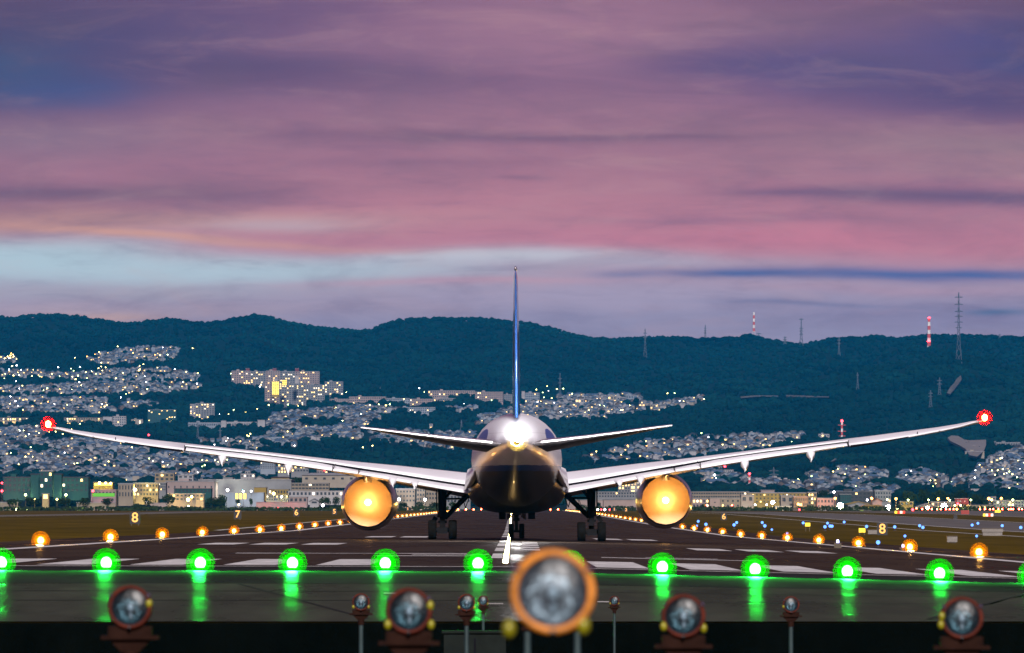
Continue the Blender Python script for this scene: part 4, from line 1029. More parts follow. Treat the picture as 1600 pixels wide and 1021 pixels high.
# ------------------------------------------------------------------ town: materials
WALLC = {k_: tuple(0.52 * q_ for q_ in c_) for k_, c_ in {'white': (.55, .54, .56), 'cream': (.50, .44, .36), 'grey': (.33, .34, .36), 'pinkish': (.50, .40, .38), 'beige': (.42, .36, .28), 'pale blue': (.38, .44, .52), 'brown': (.24, .18, .14), 'tan': (.44, .35, .22), 'teal': (.04, .13, .13), 'ochre': (.50, .36, .10), 'dark': (.10, .11, .12), 'rust red': (.30, .08, .08)}.items()}
ROOFC = {k_: tuple(0.62 * q_ for q_ in c_) for k_, c_ in {'grey': (.16, .17, .19), 'dark': (.06, .065, .08), 'blue': (.10, .16, .26), 'brown': (.16, .10, .08), 'pale': (.36, .36, .38)}.items()}
for k, c in WALLC.items(): bsdf_mat('wall_' + k.replace(' ', '_'), c, 0.85, var=0.10, scale=0.12, spec=0.1)
for k, c in ROOFC.items(): bsdf_mat('roof_' + k, c, 0.8, var=0.15, scale=0.3, spec=0.15)
bsdf_mat('dark_glass', (.03, .04, .05), 0.25, scale=1)
emit_mat('lit_window', (1.0, 0.62, 0.20), 3.2, False)
emit_mat('lit_window_pale', (1.0, 0.82, 0.55), 2.6, False)
emit_mat('lit_stair', (1.0, 0.70, 0.12), 2.4, False)
emit_mat('lamp_yellow', (1.0, 0.78, 0.22), 14, False)
emit_mat('lamp_green', (0.80, 1.0, 0.35), 12, False)
emit_mat('lamp_white', (0.92, 0.92, 1.0), 14, False)
emit_mat('lamp_orange_glow', (1.0, 0.35, 0.06), 14, False)
emit_mat('lamp_red', (1.0, 0.03, 0.04), 14, False)
bsdf_mat('trunk', (.05, .035, .022), 0.9, scale=2)
bsdf_mat('tree_leaf', (.020, .045, .012), 0.85, var=0.35, scale=0.25, spec=0.1)
bsdf_mat('hedge_leaf', (.020, .038, .010), 0.9, var=0.35, scale=0.25, spec=0.1)
bsdf_mat('pylon_steel', (.09, .11, .14), 0.6, 0.2, scale=0.3)
bsdf_mat('mast_white', (.62, .62, .62), 0.6, scale=0.5); bsdf_mat('mast_red', (.45, .04, .03), 0.6, scale=0.5)

# ------------------------------------------------------------------ houses
def house_meshes(wall, roof, kind):
    """9 x 8 m house, 5.6 m to the eaves"""
    w, dp, h = 4.5, 4.0, 5.4
    mw = MB()
    if kind == 'flat': mw.box(-w, w, -dp, dp, -3, h + .9).box(-w * .3, w * .5, -dp * .4, dp * .6, h + .903, h + 2.6)
    else:
        mw.box(-w, w, -dp, dp, -3, h)
        if kind == 'gable': mw.add([(-w, -dp, h + .001), (w, -dp, h + .001), (0, -dp, h + 2.6), (-w, dp, h + .001), (w, dp, h + .001), (0, dp, h + 2.6)], [(0, 1, 2), (5, 4, 3)])
    mr = MB(); e = .6
    if kind == 'flat': mr.box(-w - .15, w + .15, -dp - .15, dp + .15, h + .55, h + .895 + .1)
    elif kind == 'gable':
        for s in (-1, 1): mr.add([(s * (w + e), -dp - e, h - .25), (0, -dp - e, h + 2.75), (0, dp + e, h + 2.75), (s * (w + e), dp + e, h - .25), (s * (w + e), -dp - e, h - .5), (0, -dp - e, h + 2.5), (0, dp + e, h + 2.5), (s * (w + e), dp + e, h - .5)],
                                 [(0, 1, 2, 3), (7, 6, 5, 4), (0, 4, 5, 1), (2, 6, 7, 3), (0, 3, 7, 4)])
    else:
        mr.add([(-w - e, -dp - e, h - .1), (w + e, -dp - e, h - .1), (w + e, dp + e, h - .1), (-w - e, dp + e, h - .1), (-w * .4, 0, h + 2.5), (w * .4, 0, h + 2.5)], [(0, 1, 5, 4), (1, 2, 5), (2, 3, 4, 5), (3, 0, 4), (3, 2, 1, 0)])
    a = mw.mesh('house_wall'); a.materials.append(M['wall_' + wall.replace(' ', '_')])
    b = mr.mesh('house_roof'); b.materials.append(M['roof_' + roof])
    return a, b
HV = []
for (wc, rc, kd) in (('white', 'grey', 'hip'), ('pale blue', 'blue', 'gable'), ('grey', 'dark', 'hip'), ('pale blue', 'grey', 'gable'), ('white', 'pale', 'flat'), ('cream', 'blue', 'hip'), ('pale blue', 'pale', 'flat'), ('brown', 'dark', 'gable'), ('grey', 'blue', 'gable'), ('white', 'blue', 'gable')):
    HV.append((wc, rc, kd) + house_meshes(wc, rc, kd))
def quad_mesh(name, w, h, mat, t=0.12):
    me = MB().box(-w / 2, w / 2, -t, 0, -h / 2, h / 2).mesh(name); me.materials.append(M[mat]); return me
QW = {k: quad_mesh('window', 1, 1, k) for k in ('lit_window', 'lit_window_pale', 'dark_glass', 'lit_stair')}
KW = {'flat': 'flat-topped house', 'gable': 'gabled house', 'hip': 'hipped house'}
r3 = random.Random(11)
spots = []
for di, (dn, poly, cnt) in enumerate(DISTRICTS):
    x0 = min(p[0] for p in poly); x1 = max(p[0] for p in poly); y0 = min(p[1] for p in poly); y1 = max(p[1] for p in poly); cnt = int(cnt * 1.75)
    got = 0; tries = 0; placed = []
    while got < cnt and tries < 40000:
        tries += 1; x = r3.uniform(x0, x1); y = y0 + r3.random() * (y1 - y0)
        if not inside(x, y, poly) or in_grove(x, y): continue
        if vnoise(np.array([x / 26.0]), np.array([y / 6.5]), 9)[0] < (0.34 if di in (5, 13) else 0.24): continue
        d = dist_at(x, y)
        mn = 4.0 * F / d * 0.9
        if any(abs(x - a) < mn and abs(y - b_) < mn * 0.34 for a, b_ in placed): continue
        placed.append((x, y)); got += 1
        spots.append((d, x, y, di, r3.randrange(len(HV)), r3.uniform(.58, 1.0), r3.uniform(-.6, .6) + r3.choice((0, 0, 1.57)), r3.random()))
spots.sort()
NI = 285
near, far = spots[:NI], spots[NI:]
cnts = {}
for s_ in sorted(near, key=lambda q_: q_[1]):
    d, x, y, di, hv, sc, rz, lit = s_
    wc, rc, kd, mw, mr = HV[hv]
    key = (di, wc, rc, kd); cnts[key] = cnts.get(key, 0) + 1
    X, Y, Z = on_ground(x, d)
    lab = f'{rc}-roofed {wc} {KW[kd]} {DISTRICTS[di][0]}, {nth(cnts[key])} from left'
    t = empty('house', (X, Y, Z), lab, 'house', 'houses of the hillside town', rz)
    t.scale = (sc, sc, sc)
    link('wall', mw, t); link('roof', mr, t)
    if lit < .65:
        front = -4.0 if abs(rz) < .8 else None
        for (wx_, wz_) in ((-2.0, 3.9), (1.8, 1.4)):
            if r3.random() < .6:
                mk = 'lit_window' if r3.random() < .35 else 'dark_glass'
                if front is not None: link('window', QW[mk], t, (wx_, -4.01, wz_), (1.7, 1, 1.2))
                else:
                    o = link('window', QW[mk], t, (-4.51, wx_, wz_), (1.7, 1, 1.2)); o.rotation_euler = (0, 0, R(-90))
big = MB(); mats = sorted({'wall_' + h[0].replace(' ', '_') for h in HV} | {'roof_' + h[1] for h in HV}) + ['lit_window', 'dark_glass']
vv, ff, mm = [], [], []; off = 0
for (d, x, y, di, hv, sc, rz, lit) in far:
    wc, rc, kd, mw, mr = HV[hv]; X, Y, Z = on_ground(x, d); c_, s_ = math.cos(rz), math.sin(rz)
    for me, mn in ((mw, 'wall_' + wc.replace(' ', '_')), (mr, 'roof_' + rc)):
        co = np.array([v.co[:] for v in me.vertices]) * sc
        Q = np.stack([co[:, 0] * c_ - co[:, 1] * s_ + X, co[:, 0] * s_ + co[:, 1] * c_ + Y, co[:, 2] + Z], -1)
        vv.append(Q)
        for p in me.polygons: ff.append(tuple(i + off for i in p.vertices)); mm.append(mats.index(mn))
        off += len(Q)
    if r3.random() < .42:
        mk = 'lit_window' if r3.random() < .5 else 'dark_glass'
        zz_ = Z + r3.uniform(1.2, 5) * sc; xx_ = X + r3.uniform(-2.5, 2.5); w_ = r3.uniform(.8, 1.3); yy_ = Y - 5.9 * sc
        vv.append(np.array([(xx_ - w_, yy_, zz_ - .7), (xx_ + w_, yy_, zz_ - .7), (xx_ + w_, yy_, zz_ + .7), (xx_ - w_, yy_, zz_ + .7)])); ff.append((off, off + 1, off + 2, off + 3)); mm.append(mats.index(mk)); off += 4
me = bpy.data.meshes.new('houses'); me.from_pydata(np.concatenate(vv).tolist(), [], ff)
for k in mats: me.materials.append(M[k])
me.polygons.foreach_set('material_index', mm); me.update()
tag(link('distant_houses', me), 'countless small far houses packed over the hillsides above the airport', 'houses', kind='stuff')

# ------------------------------------------------------------------ larger buildings
BLD = []
def building(name, x0, x1, yt, yb, wall, label, cat='building', d=None, depth=14, cols=0, rows=0, lit=.2, wsz=(.55, .5), roof='pale', extra=None, kind='flat', lit_mat='lit_window', seed=0, fins=0, base_drop=4.0, emitstrip=None):
    rb = random.Random(int(x0 * 7 + yt * 13) + seed)
    xc = (x0 + x1) / 2
    if d is None: d = dist_at(xc, yb) if yb < 796 else 3050
    W2 = (x1 - x0) * d / F / 2; H = (yb - yt) * d / F; BLD.append((x0, x1, yt, yb, d))
    X, Y, Z = P(xc, yb, d)
    t = empty(name, (X, Y, Z), label, cat)
    wm = 'wall_' + wall.replace(' ', '_')
    if kind == 'flat':
        MB().box(-W2, W2, 0, depth, -base_drop, H).build('wall', wm, t)
        pp = MB()
        th = min(.6, H * .08)
        pp.box(-W2 - .25, W2 + .25, -.25, depth + .25, H + .003, H + th).build('roof', 'roof_' + roof, t)
        if W2 > 7 and H > 5: 
            MB().box(-W2 * .5, -W2 * .5 + min(5, W2 * .4), depth * .3, depth * .8, H + th + .003, H + th + min(2.4, H * .2)).build('roof_plant', wm, t)
    elif kind == 'gable':
        e = H * .45
        MB().box(-W2, W2, 0, depth, -base_drop, H - e).add([(-W2, 0, H - e + .001), (W2, 0, H - e + .001), (0, 0, H - .05), (-W2, depth, H - e + .001), (W2, depth, H - e + .001), (0, depth, H - .05)], [(0, 1, 2), (5, 4, 3)]).build('wall', wm, t)
        rm = MB()
        for s in (-1, 1): rm.add([(s * (W2 + .5), -.6, H - e - .1), (0, -.6, H + .1), (0, depth + .6, H + .1), (s * (W2 + .5), depth + .6, H - e - .1), (s * (W2 + .5), -.6, H - e - .35), (0, -.6, H - .15), (0, depth + .6, H - .15), (s * (W2 + .5), depth + .6, H - e - .35)], [(0, 1, 2, 3), (7, 6, 5, 4), (0, 4, 5, 1), (2, 6, 7, 3), (0, 3, 7, 4)])
        rm.build('roof', 'roof_' + roof if roof in ROOFC else 'wall_' + roof, t)
    elif kind == 'hip':
        e = H * .3
        MB().box(-W2, W2, 0, depth, -base_drop, H - e).build('wall', wm, t)
        MB().add([(-W2 - .6, -.6, H - e + .003), (W2 + .6, -.6, H - e + .003), (W2 + .6, depth + .6, H - e + .003), (-W2 - .6, depth + .6, H - e + .003), (-W2 * .7, depth / 2, H), (W2 * .7, depth / 2, H)], [(0, 1, 5, 4), (1, 2, 5), (2, 3, 4, 5), (3, 0, 4), (3, 2, 1, 0)]).build('roof', 'roof_' + roof if roof in ROOFC else 'wall_' + roof, t)
    if cols and rows:
        Hw = H if kind == 'flat' else H * .6
        cw, chh = 2 * W2 / cols, Hw / rows
        cells = [(i, j) for i in range(cols) for j in range(rows)]
        rest = None
        if len(cells) > 98: rb.shuffle(cells); cells, rest = cells[:98], cells[98:]
        for (i, j) in cells:
            k = lit_mat if rb.random() < lit else 'dark_glass'
            if k == 'lit_window' and rb.random() < .3: k = 'lit_window_pale'
            o = link('window', QW[k], t, (-W2 + (i + .5) * cw, -.003, (j + .52) * chh), (cw * wsz[0] * (1 if k == 'dark_glass' else .9), 1, chh * wsz[1]))
        if rest:
            mbx = MB()
            for (i, j) in rest:
                xx = -W2 + (i + .5) * cw; z_ = (j + .52) * chh; mbx.box(xx - cw * wsz[0] / 2, xx + cw * wsz[0] / 2, -.12, -.003, z_ - chh * wsz[1] / 2, z_ + chh * wsz[1] / 2, 1 if rb.random() < lit else 0)
            tag(mbx.build('window', ['dark_glass', 'lit_window'], t), kind='stuff')
    if fins:
        for i in range(fins + 1):
            xx = -W2 + 2 * W2 * i / fins
            MB().box(xx - .22, xx + .22, -.8, -.002, -2, H - .1).build('pier', wm, t)
    if emitstrip:
        z0, z1, mt = emitstrip
        MB().box(-W2 * .9, W2 * .9, -.16, -.004, H * z0, H * z1).build('lit_strip', mt, t)
    return t
B = building
# --- apartment towers on the left-centre hill
T = 'apartment_tower'
B(T, 362, 391, 580, 603, 'pinkish', 'leftmost pale apartment tower of the hillside cluster, lit rooms scattered', 'apartment tower', cols=8, rows=8, lit=.22, fins=4)
B(T, 391.5, 415, 581, 605, 'grey', 'grey apartment tower, second from the left in the upper row of the cluster', 'apartment tower', cols=6, rows=8, lit=.22, fins=4)
B(T, 415.5, 437, 580, 606, 'pinkish', 'apartment tower with a reddish roof house, third in the upper row of the cluster', 'apartment tower', cols=6, rows=8, lit=.15, fins=4)
B(T, 437.5, 461, 581, 606, 'grey', 'apartment tower fourth in the upper row, behind the yellow lit stair tower', 'apartment tower', cols=6, rows=8, lit=.15, fins=4)
B(T, 461.5, 499, 581, 608, 'pinkish', 'wide apartment tower at the right end of the upper row of the cluster', 'apartment tower', cols=10, rows=9, lit=.18, fins=7)
B(T, 414, 436, 597, 636, 'pinkish', 'front left apartment tower of the cluster, with a bright yellow stair', 'apartment tower', cols=6, rows=12, lit=.25, fins=4)
B(T, 436.5, 478, 599, 638, 'grey', 'broad front apartment tower right of the yellow lit stair', 'apartment tower', cols=11, rows=12, lit=.25, fins=6)
B(T, 478.5, 507, 602, 628, 'grey', 'front apartment tower between the broad front tower and the rightmost one', 'apartment tower', cols=8, rows=8, lit=.25, fins=5)
B(T, 507.5, 536, 597, 621, 'grey', 'rightmost plain apartment tower of the hillside cluster', 'apartment tower', cols=8, rows=7, lit=.3)
B('stair_tower', 425, 436, 596.5, 617, 'ochre', 'narrow stair tower glowing solid yellow in the apartment cluster', 'stair tower', d=dist_at(425, 637) - 12, cols=4, rows=9, lit=1.0, lit_mat='lit_stair', wsz=(.8, .7), depth=6)
B('stair_tower', 441, 448, 594, 602, 'ochre', 'short glowing yellow block on top of the broad front apartment tower', 'stair tower', d=dist_at(457, 639) - 2, cols=3, rows=3, lit=1.0, lit_mat='lit_stair', wsz=(.8, .7), depth=6, base_drop=0)
for i, x in enumerate((387, 429, 464)): B('roof_house', x - 3, x + 3, 576, 581, 'rust red', f'small reddish roof house on the upper apartment row, {nth(i + 1)} from the left', 'roof house', d=dist_at(x, 605) + 3, depth=6, base_drop=0)
B('roof_house', 461, 467, 588, 594, 'white', 'small white roof house above the broad front apartment tower', 'roof house', d=dist_at(457, 639) + 4, depth=6, base_drop=6)
B('roof_house', 428, 433, 592, 597, 'white', 'small white roof house above the yellow stair tower', 'roof house', d=dist_at(425, 637), depth=6, base_drop=0)
B(T, 297, 305, 632, 657, 'white', 'narrow side wing of the lone tower right of the left hillside', 'apartment tower', cols=3, rows=8, lit=.35)
B(T, 305.5, 335, 631, 657, 'grey', 'lone grey tower block with lit rooms above the long white school', 'apartment tower', cols=7, rows=8, lit=.25, fins=4)
B(T, 231, 275, 641, 661, 'teal', 'wide dark teal tower block with scattered yellow windows above the left wing', 'apartment tower', cols=11, rows=8, lit=.2, fins=6)
A = 'apartment_block'
B(A, 0, 44, 653, 663, 'beige', 'long low block with warm windows at the far left edge', 'apartment block', cols=12, rows=2, lit=.5, roof='dark')
B(A, 100, 160, 653, 664, 'beige', 'long low block with warm windows right of the left wing tip', 'apartment block', cols=16, rows=3, lit=.35, roof='dark')
B(A, 161, 175, 652, 664, 'white', 'plain white block adjoining the long low block near the left wing tip', 'apartment block')
B(A, 176, 197, 651, 669, 'white', 'white frame building with open floors near the left wing', 'apartment block', cols=6, rows=5, lit=.1)
B(A, 205, 223, 656, 664, 'cream', 'small cream block with one big orange lit window', 'apartment block', cols=2, rows=1, lit=1.0, wsz=(.2, .6))
B('school', 294, 345, 661, 673, 'pale blue', 'long pale school building with rows of windows, left half', 'school', cols=18, rows=2, lit=0, fins=0)
B('school', 345.5, 353, 658, 675, 'white', 'white windowless end block between the two halves of the long school', 'school')
B('school', 353.5, 402, 660, 668, 'white', 'long pale school building with rows of windows, right half', 'school', cols=18, rows=1, lit=0)
B('school', 402.5, 414, 657, 672, 'white', 'white end tower at the right end of the long school', 'school')
B('warehouse', 395, 440, 683, 690, 'pale blue', 'low hall with a pale blue roof above the left wing', 'warehouse', roof='blue')
B(A, 515, 545, 624, 633, 'pinkish', 'low pale slab right of the apartment cluster, first of the long terrace', 'apartment block', cols=10, rows=3, lit=.04)
B(A, 545.5, 603, 620.5, 632, 'pinkish', 'long pale slab with a raised roof right of the apartment cluster', 'apartment block', cols=20, rows=3, lit=.04)
B(A, 603.5, 640, 623, 632.5, 'pale blue', 'pale slab in the middle of the long terrace left of the tail', 'apartment block', cols=12, rows=3, lit=.1)
B(A, 640.5, 684, 624, 634, 'pinkish', 'pale slab under the tall slab row, left of the tail', 'apartment block', cols=14, rows=3, lit=.15)
B(A, 613, 680, 637, 646, 'pale blue', 'lower front slab above the dark round grove', 'apartment block', cols=20, rows=3, lit=.12)
B(A, 669, 742, 611, 622, 'pinkish', 'tall long slab highest in the row left of the tail', 'apartment block', cols=22, rows=3, lit=.1)
B(A, 686, 712, 623, 632, 'grey', 'short slab below the tall long slab left of the tail', 'apartment block', cols=9, rows=3, lit=.2)
B(A, 742.5, 786, 613, 629, 'pinkish', 'tall pale slab just left of the fin', 'apartment block', cols=14, rows=5, lit=.08)
B(A, 787, 802, 617, 632, 'grey', 'narrow slab hidden partly by the fin', 'apartment block', cols=5, rows=5, lit=.15)
B(A, 815, 820, 612, 630, 'white', 'thin white tower just right of the fin', 'apartment block')
B(A, 820.5, 843, 614.5, 629, 'pale blue', 'pale slab just right of the fin', 'apartment block', cols=8, rows=4, lit=.05)
B(A, 671, 676, 663, 673, 'white', 'small lone white tower above the left stabiliser', 'apartment block', cols=1, rows=5, lit=.2)
for i, (x0, x1, yt, yb) in enumerate(((899, 912, 624, 636), (912.5, 930, 623.5, 629), (931, 948, 622, 629), (950, 963, 619.5, 630), (964, 977, 621, 628), (978, 998, 618.5, 628), (998, 1008, 632, 638), (1016, 1040, 633, 639), (885, 915, 634, 638), (880, 905, 640, 646))):
    B(A, x0, x1, yt, yb, ['white', 'pale blue', 'pinkish', 'cream'][i % 4], f'small {["white", "pale blue", "pinkish", "cream"][i % 4]} block on the lit slope right of the tail, {nth(i + 1)} of the slope' if i < 6 else f'low {["white", "pale blue", "pinkish", "cream"][i % 4]} block lower on the slope right of the tail, {nth(i - 5)} of four', 'apartment block', cols=max(2, int((x1 - x0) / 4)), rows=2, lit=.45)
B(A, 992, 1002, 702.5, 713, 'grey', 'narrow grey block left of the wide scaffolded one above the right wing', 'apartment block', cols=3, rows=5, lit=0)
B(A, 1005, 1033, 702.5, 713, 'grey', 'wide grey scaffolded block above the right wing', 'apartment block', cols=12, rows=5, lit=0, wsz=(.6, .6))
B(A, 1027, 1040, 698, 701, 'white', 'long thin white roofed block above the scaffolded one', 'apartment block', cols=4, rows=1)
B('house_large', 1053, 1063, 691, 701, 'white', 'large white house with arched roof high above the right wing', 'large house', cols=3, rows=2, lit=.2, kind='hip', roof='pale')
B('house_large', 1068, 1081, 689, 700, 'cream', 'large cream house with a pinkish hipped roof above the right wing', 'large house', cols=3, rows=2, lit=.2, kind='hip', roof='brown')
B('house_large', 1128, 1148, 697, 707, 'white', 'white two-storey block with balconies right of the large cream house', 'large house', cols=5, rows=3, lit=.1)
B('house_large', 1279, 1296, 679, 688, 'white', 'white villa with lit windows just above the right wing', 'large house', cols=4, rows=2, lit=.5)
B(A, 1078, 1102, 738, 744, 'white', 'row of white shops under the right wing', 'apartment block', cols=10, rows=1, lit=.1)
B(A, 1112, 1128, 725, 733, 'pinkish', 'pinkish block just under the right wing', 'apartment block', cols=4, rows=2, lit=.2)
B(A, 1131, 1146, 735, 747, 'white', 'white block with balconies behind the teal hall', 'apartment block', cols=5, rows=4, lit=.05)
B('warehouse', 1117, 1133, 744, 752, 'teal', 'dark teal hall beside the white silos', 'warehouse', roof='dark', depth=30)
B('warehouse', 1134, 1157, 745, 753, 'teal', 'brighter teal hall right of the white block', 'warehouse', roof='blue', depth=30)
B('quarry_wall', 1508, 1538, 706, 717, 'cream', 'broad pale retaining wall of the quarry at right', 'retaining wall', roof='pale', depth=8, cols=0)
B('quarry_wall', 1515, 1536, 698, 706, 'white', 'upper pale retaining step of the quarry at right', 'retaining wall', depth=8)
patch('quarry', [(1480, 694), (1486, 690), (1496, 691), (1506, 697), (1514, 698), (1540, 697), (1540, 706), (1536, 716), (1526, 724), (1514, 722), (1508, 712), (1498, 706), (1484, 699)], 'large pale bare quarry slope at right below the wing tip', 'quarry', mat='pale_wall', lift=8)
B('warehouse', 1518, 1556, 690, 693, 'grey', 'long thin grey roof on top of the quarry', 'warehouse', depth=18)
B('warehouse', 1556, 1594, 692, 702, 'grey', 'long grey building at the right end above the terraces', 'warehouse', depth=18, cols=10, rows=2, lit=0)
B('school', 1517, 1565, 764.5, 772, 'white', 'long white school with dark signboard on the right hillside', 'school', cols=16, rows=1, lit=0, wsz=(.5, .3))
B('school', 1565.5, 1592, 760.5, 770, 'white', 'white stepped wing at the right end of the hillside school', 'school', cols=8, rows=2, lit=.1)
for i, x in enumerate((1103.5, 1110.5)):
    d = dist_at(x, 749); X, Y, Z = P(x + 2.5, 749, d); t = empty('silo', (X, Y, Z), f'white cylindrical silo beside the teal halls, {"left" if i == 0 else "right"} one of the pair', 'silo')
    MB().lathe([(2.0, -3), (2.0, 7.4)], n=14).build('wall', 'wall_white', t); MB().lathe([(2.1, 7.45), (1.2, 8.6), (.01, 8.9)], n=14).build('roof', 'roof_pale', t)
# --- belt of buildings behind the airport
def bf_(n, x0, x1, yt, yb, wall, label, d, **k): return B(n, x0, x1, yt, yb, wall, label, k.pop('cat', 'building'), d=d, **k)
N_ = 'airport_building'
bf_('office_block', 5, 48, 747, 770, 'teal', 'dark green office block at far left with two yellow lit upper windows', 3500, cols=6, rows=3, lit=.12, roof='dark')
bf_('office_block', 48, 62, 742, 768, 'teal', 'taller dark green stair block, left of the small white penthouse', 3490, roof='dark')
bf_('office_block', 62, 82, 737, 764, 'teal', 'small white topped middle block between the two dark green office halves', 3480, cols=3, rows=3, lit=.2, roof='pale')
bf_('office_block', 82, 96, 742, 768, 'teal', 'taller dark green stair block, right of the small white penthouse', 3490, roof='dark')
bf_('office_block', 96, 138, 747, 770, 'teal', 'dark green office block right of the taller stair block with two lit windows', 3500, cols=6, rows=3, lit=.12, roof='dark')
bf_('guard_hut', 66, 76, 772, 781, 'tan', 'small orange lit hut in the dark mound at left', 3060, lit=1.0, cols=1, rows=1, wsz=(.7, .7), depth=5, cat='hut')
bf_('perimeter_wall', 0, 28, 785.5, 798, 'beige', 'beige wall stretch at the far left edge behind the mound', 3030, depth=1, cat='wall')
bf_('perimeter_wall', 120, 180, 786, 798, 'beige', 'beige wall with a dark opening, right of the dark mound', 3030, depth=1, cat='wall')
bf_('shed', 142, 181, 766, 778, 'grey', 'low shed with a pale roof over green lit glass at left', 3150, cat='shed', emitstrip=(.15, .55, 'green_glass_lit')) if 'green_glass_lit' in M else None
emit_mat('green_glass_lit', (0.25, 0.85, 0.10), 0.55, False)
bf_('shed', 142, 181, 766, 778, 'grey', 'low shed with a pale roof over green lit glass at left', 3150, cat='shed', emitstrip=(.15, .6, 'green_glass_lit'), cols=7, rows=1, lit=0)
bf_('shed', 146, 176, 754, 761, 'ochre', 'yellow lit low shed behind the green lit one', 3600, cat='shed', emitstrip=(.3, .8, 'lit_stair'))
bf_(N_, 185, 208, 757, 778, 'beige', 'beige terminal block with tall dark windows at left', 3300, cols=5, rows=2, lit=.1, wsz=(.4, .6))
bf_(N_, 208.5, 247, 756, 776, 'tan', 'wide tan terminal block with two bright yellow windows', 3320, cols=8, rows=3, lit=.3)
bf_(N_, 247.5, 259, 755, 767, 'grey', 'narrow grey block with gridded windows between tan block and pink hangar', 3330, cols=4, rows=3, lit=.3)
bf_('hangar', 259, 335, 753, 770, 'pinkish', 'long pinkish hangar wall with small dark openings', 3420, cols=8, rows=1, lit=0, wsz=(.2, .2), roof='pale', cat='hangar', depth=40)
bf_('hangar', 310, 455, 750.5, 767, 'grey', 'very long pale grey hangar behind the left airport sheds', 3460, roof='pale', cat='hangar', depth=50)
bf_(N_, 278, 302, 743, 753, 'white', 'pale square block with two lit windows above the pink hangar', 3900, cols=3, rows=2, lit=.3)
bf_(N_, 242, 272, 740, 752, 'tan', 'dim brown tower block above the pink hangar', 4300, cols=4, rows=2, lit=.1)
bf_(N_, 262, 318, 772, 783, 'beige', 'low beige hall behind the dark tree clump at left', 3150, cols=9, rows=2, lit=.15)
bf_(N_, 272, 330, 764, 771, 'teal', 'low teal roofed hall in front of the pink hangar', 3250, roof='dark', cols=10, rows=1, lit=0)
bf_('shed', 352, 412, 770.5, 781, 'pale blue', 'pale shed with three bright lit doors in a row', 3180, cat='shed', cols=0)
for i, x in enumerate((370, 376, 382.5)): pass
bf_(N_, 397, 416, 762, 770, 'ochre', 'yellow lit square block in front of the long grey hangar', 3260)
bf_(N_, 420, 451, 765, 773, 'ochre', 'low yellow lit block right of the square yellow one', 3240, cols=7, rows=1, lit=.3)
bf_(N_, 416, 450, 774, 783, 'grey', 'low grey white building with a slatted front', 3150, cols=9, rows=2, lit=.1)
bf_(N_, 455.5, 514, 755.5, 766, 'beige', 'two-storey office with long dark window bands, right of the grey hangar', 3440, cols=11, rows=2, lit=.08, wsz=(.8, .45))
bf_(N_, 450, 536, 767.5, 776, 'white', 'low white hall below the two-storey office', 3200, cols=14, rows=1, lit=.08)
bf_(N_, 452, 480, 777, 786, 'pinkish', 'small pinkish shed among low buildings left of the left engine', 3120, cols=4, rows=1)
bf_(N_, 484, 498, 779, 788, 'white', 'tiny white hut left of the bushes near the left engine', 3100, kind='gable', roof='pale', cols=1, rows=1)
bf_('perimeter_wall', 400, 478, 785, 790.5, 'pinkish', 'low pinkish wall left of the left engine', 3070, depth=1, cat='wall')
bf_('perimeter_wall', 235, 262, 786, 790, 'pinkish', 'short pale wall before the dark hedge at left', 3070, depth=1, cat='wall')
bf_('gym_hall', 472, 556, 739, 752, 'cream', 'wide hall with a sweeping pale roof left of the left engine', 4100, kind='hip', roof='pale', cols=6, rows=1, lit=0, wsz=(.3, .4))
bf_('villa', 376, 398, 741, 753, 'white', 'white stepped villa with terraces behind the grey hangar, left part', 4300, cols=5, rows=2, lit=.25)
bf_('villa', 383, 391, 736.5, 742, 'white', 'white top storey of the stepped villa behind the grey hangar', 4302, cols=2, rows=1, base_drop=0)
bf_('villa', 398, 412, 744, 754, 'white', 'white stepped villa with sloping roof, right part', 4300, kind='gable', roof='pale')
bf_('office_block', 407, 430, 720, 733, 'pale blue', 'pale gridded office block just under the left wing', 5200, cols=8, rows=5, lit=.02)
bf_('office_block', 434, 452, 725, 740, 'grey', 'grey office with warm upper windows under the left wing', 5000, cols=4, rows=3, lit=.45)
bf_('office_block', 455, 482, 728, 738, 'grey', 'second office with warm windows under the left wing, right of the fairing', 5000, cols=6, rows=2, lit=.5)
bf_(N_, 424, 452, 745, 750, 'tan', 'low tan roofline behind the tree belt left of the hall', 4000, kind='hip', roof='brown')
bf_(N_, 495, 512, 732, 740, 'pinkish', 'pinkish block touching the left wing underside', 5200, cols=4, rows=2, lit=.15)
bf_(N_, 619, 648.5, 765, 786, 'beige', 'beige two-storey building with dark windows right of the left engine', 3150, cols=6, rows=3, lit=.02, wsz=(.45, .4))
bf_(N_, 651, 664, 763, 784, 'beige', 'narrow beige building beside the left main gear, left of its twin', 3130, cols=3, rows=3, lit=.02)
bf_(N_, 665.5, 692, 762, 782, 'beige', 'beige building with paired windows behind the left main gear', 3140, cols=6, rows=3, lit=.02)
bf_(N_, 693, 735, 768, 786, 'grey', 'grey building behind the left gear brace', 3300, cols=8, rows=3, lit=.03)
bf_(N_, 886, 942, 782, 793, 'pinkish', 'low pinkish hall between right gear and belly', 3100, cols=0)
bf_('shed', 943, 995, 781.5, 793, 'pinkish', 'long plain pink-grey shed with a grey roof left of the right engine', 3110, roof='grey', cat='shed', depth=30)
bf_(N_, 918, 996, 769, 778, 'grey', 'long dim terrace of flats behind the plain pink shed', 3500, cols=18, rows=2, lit=.06)
bf_(N_, 966, 1000, 752, 770, 'grey', 'office block with many yellow windows left of the right engine', 3900, cols=7, rows=4, lit=.45)
bf_(N_, 984, 1004, 759, 771, 'white', 'white block in front of the yellow-windowed office', 3880, cols=2, rows=2, lit=.5)
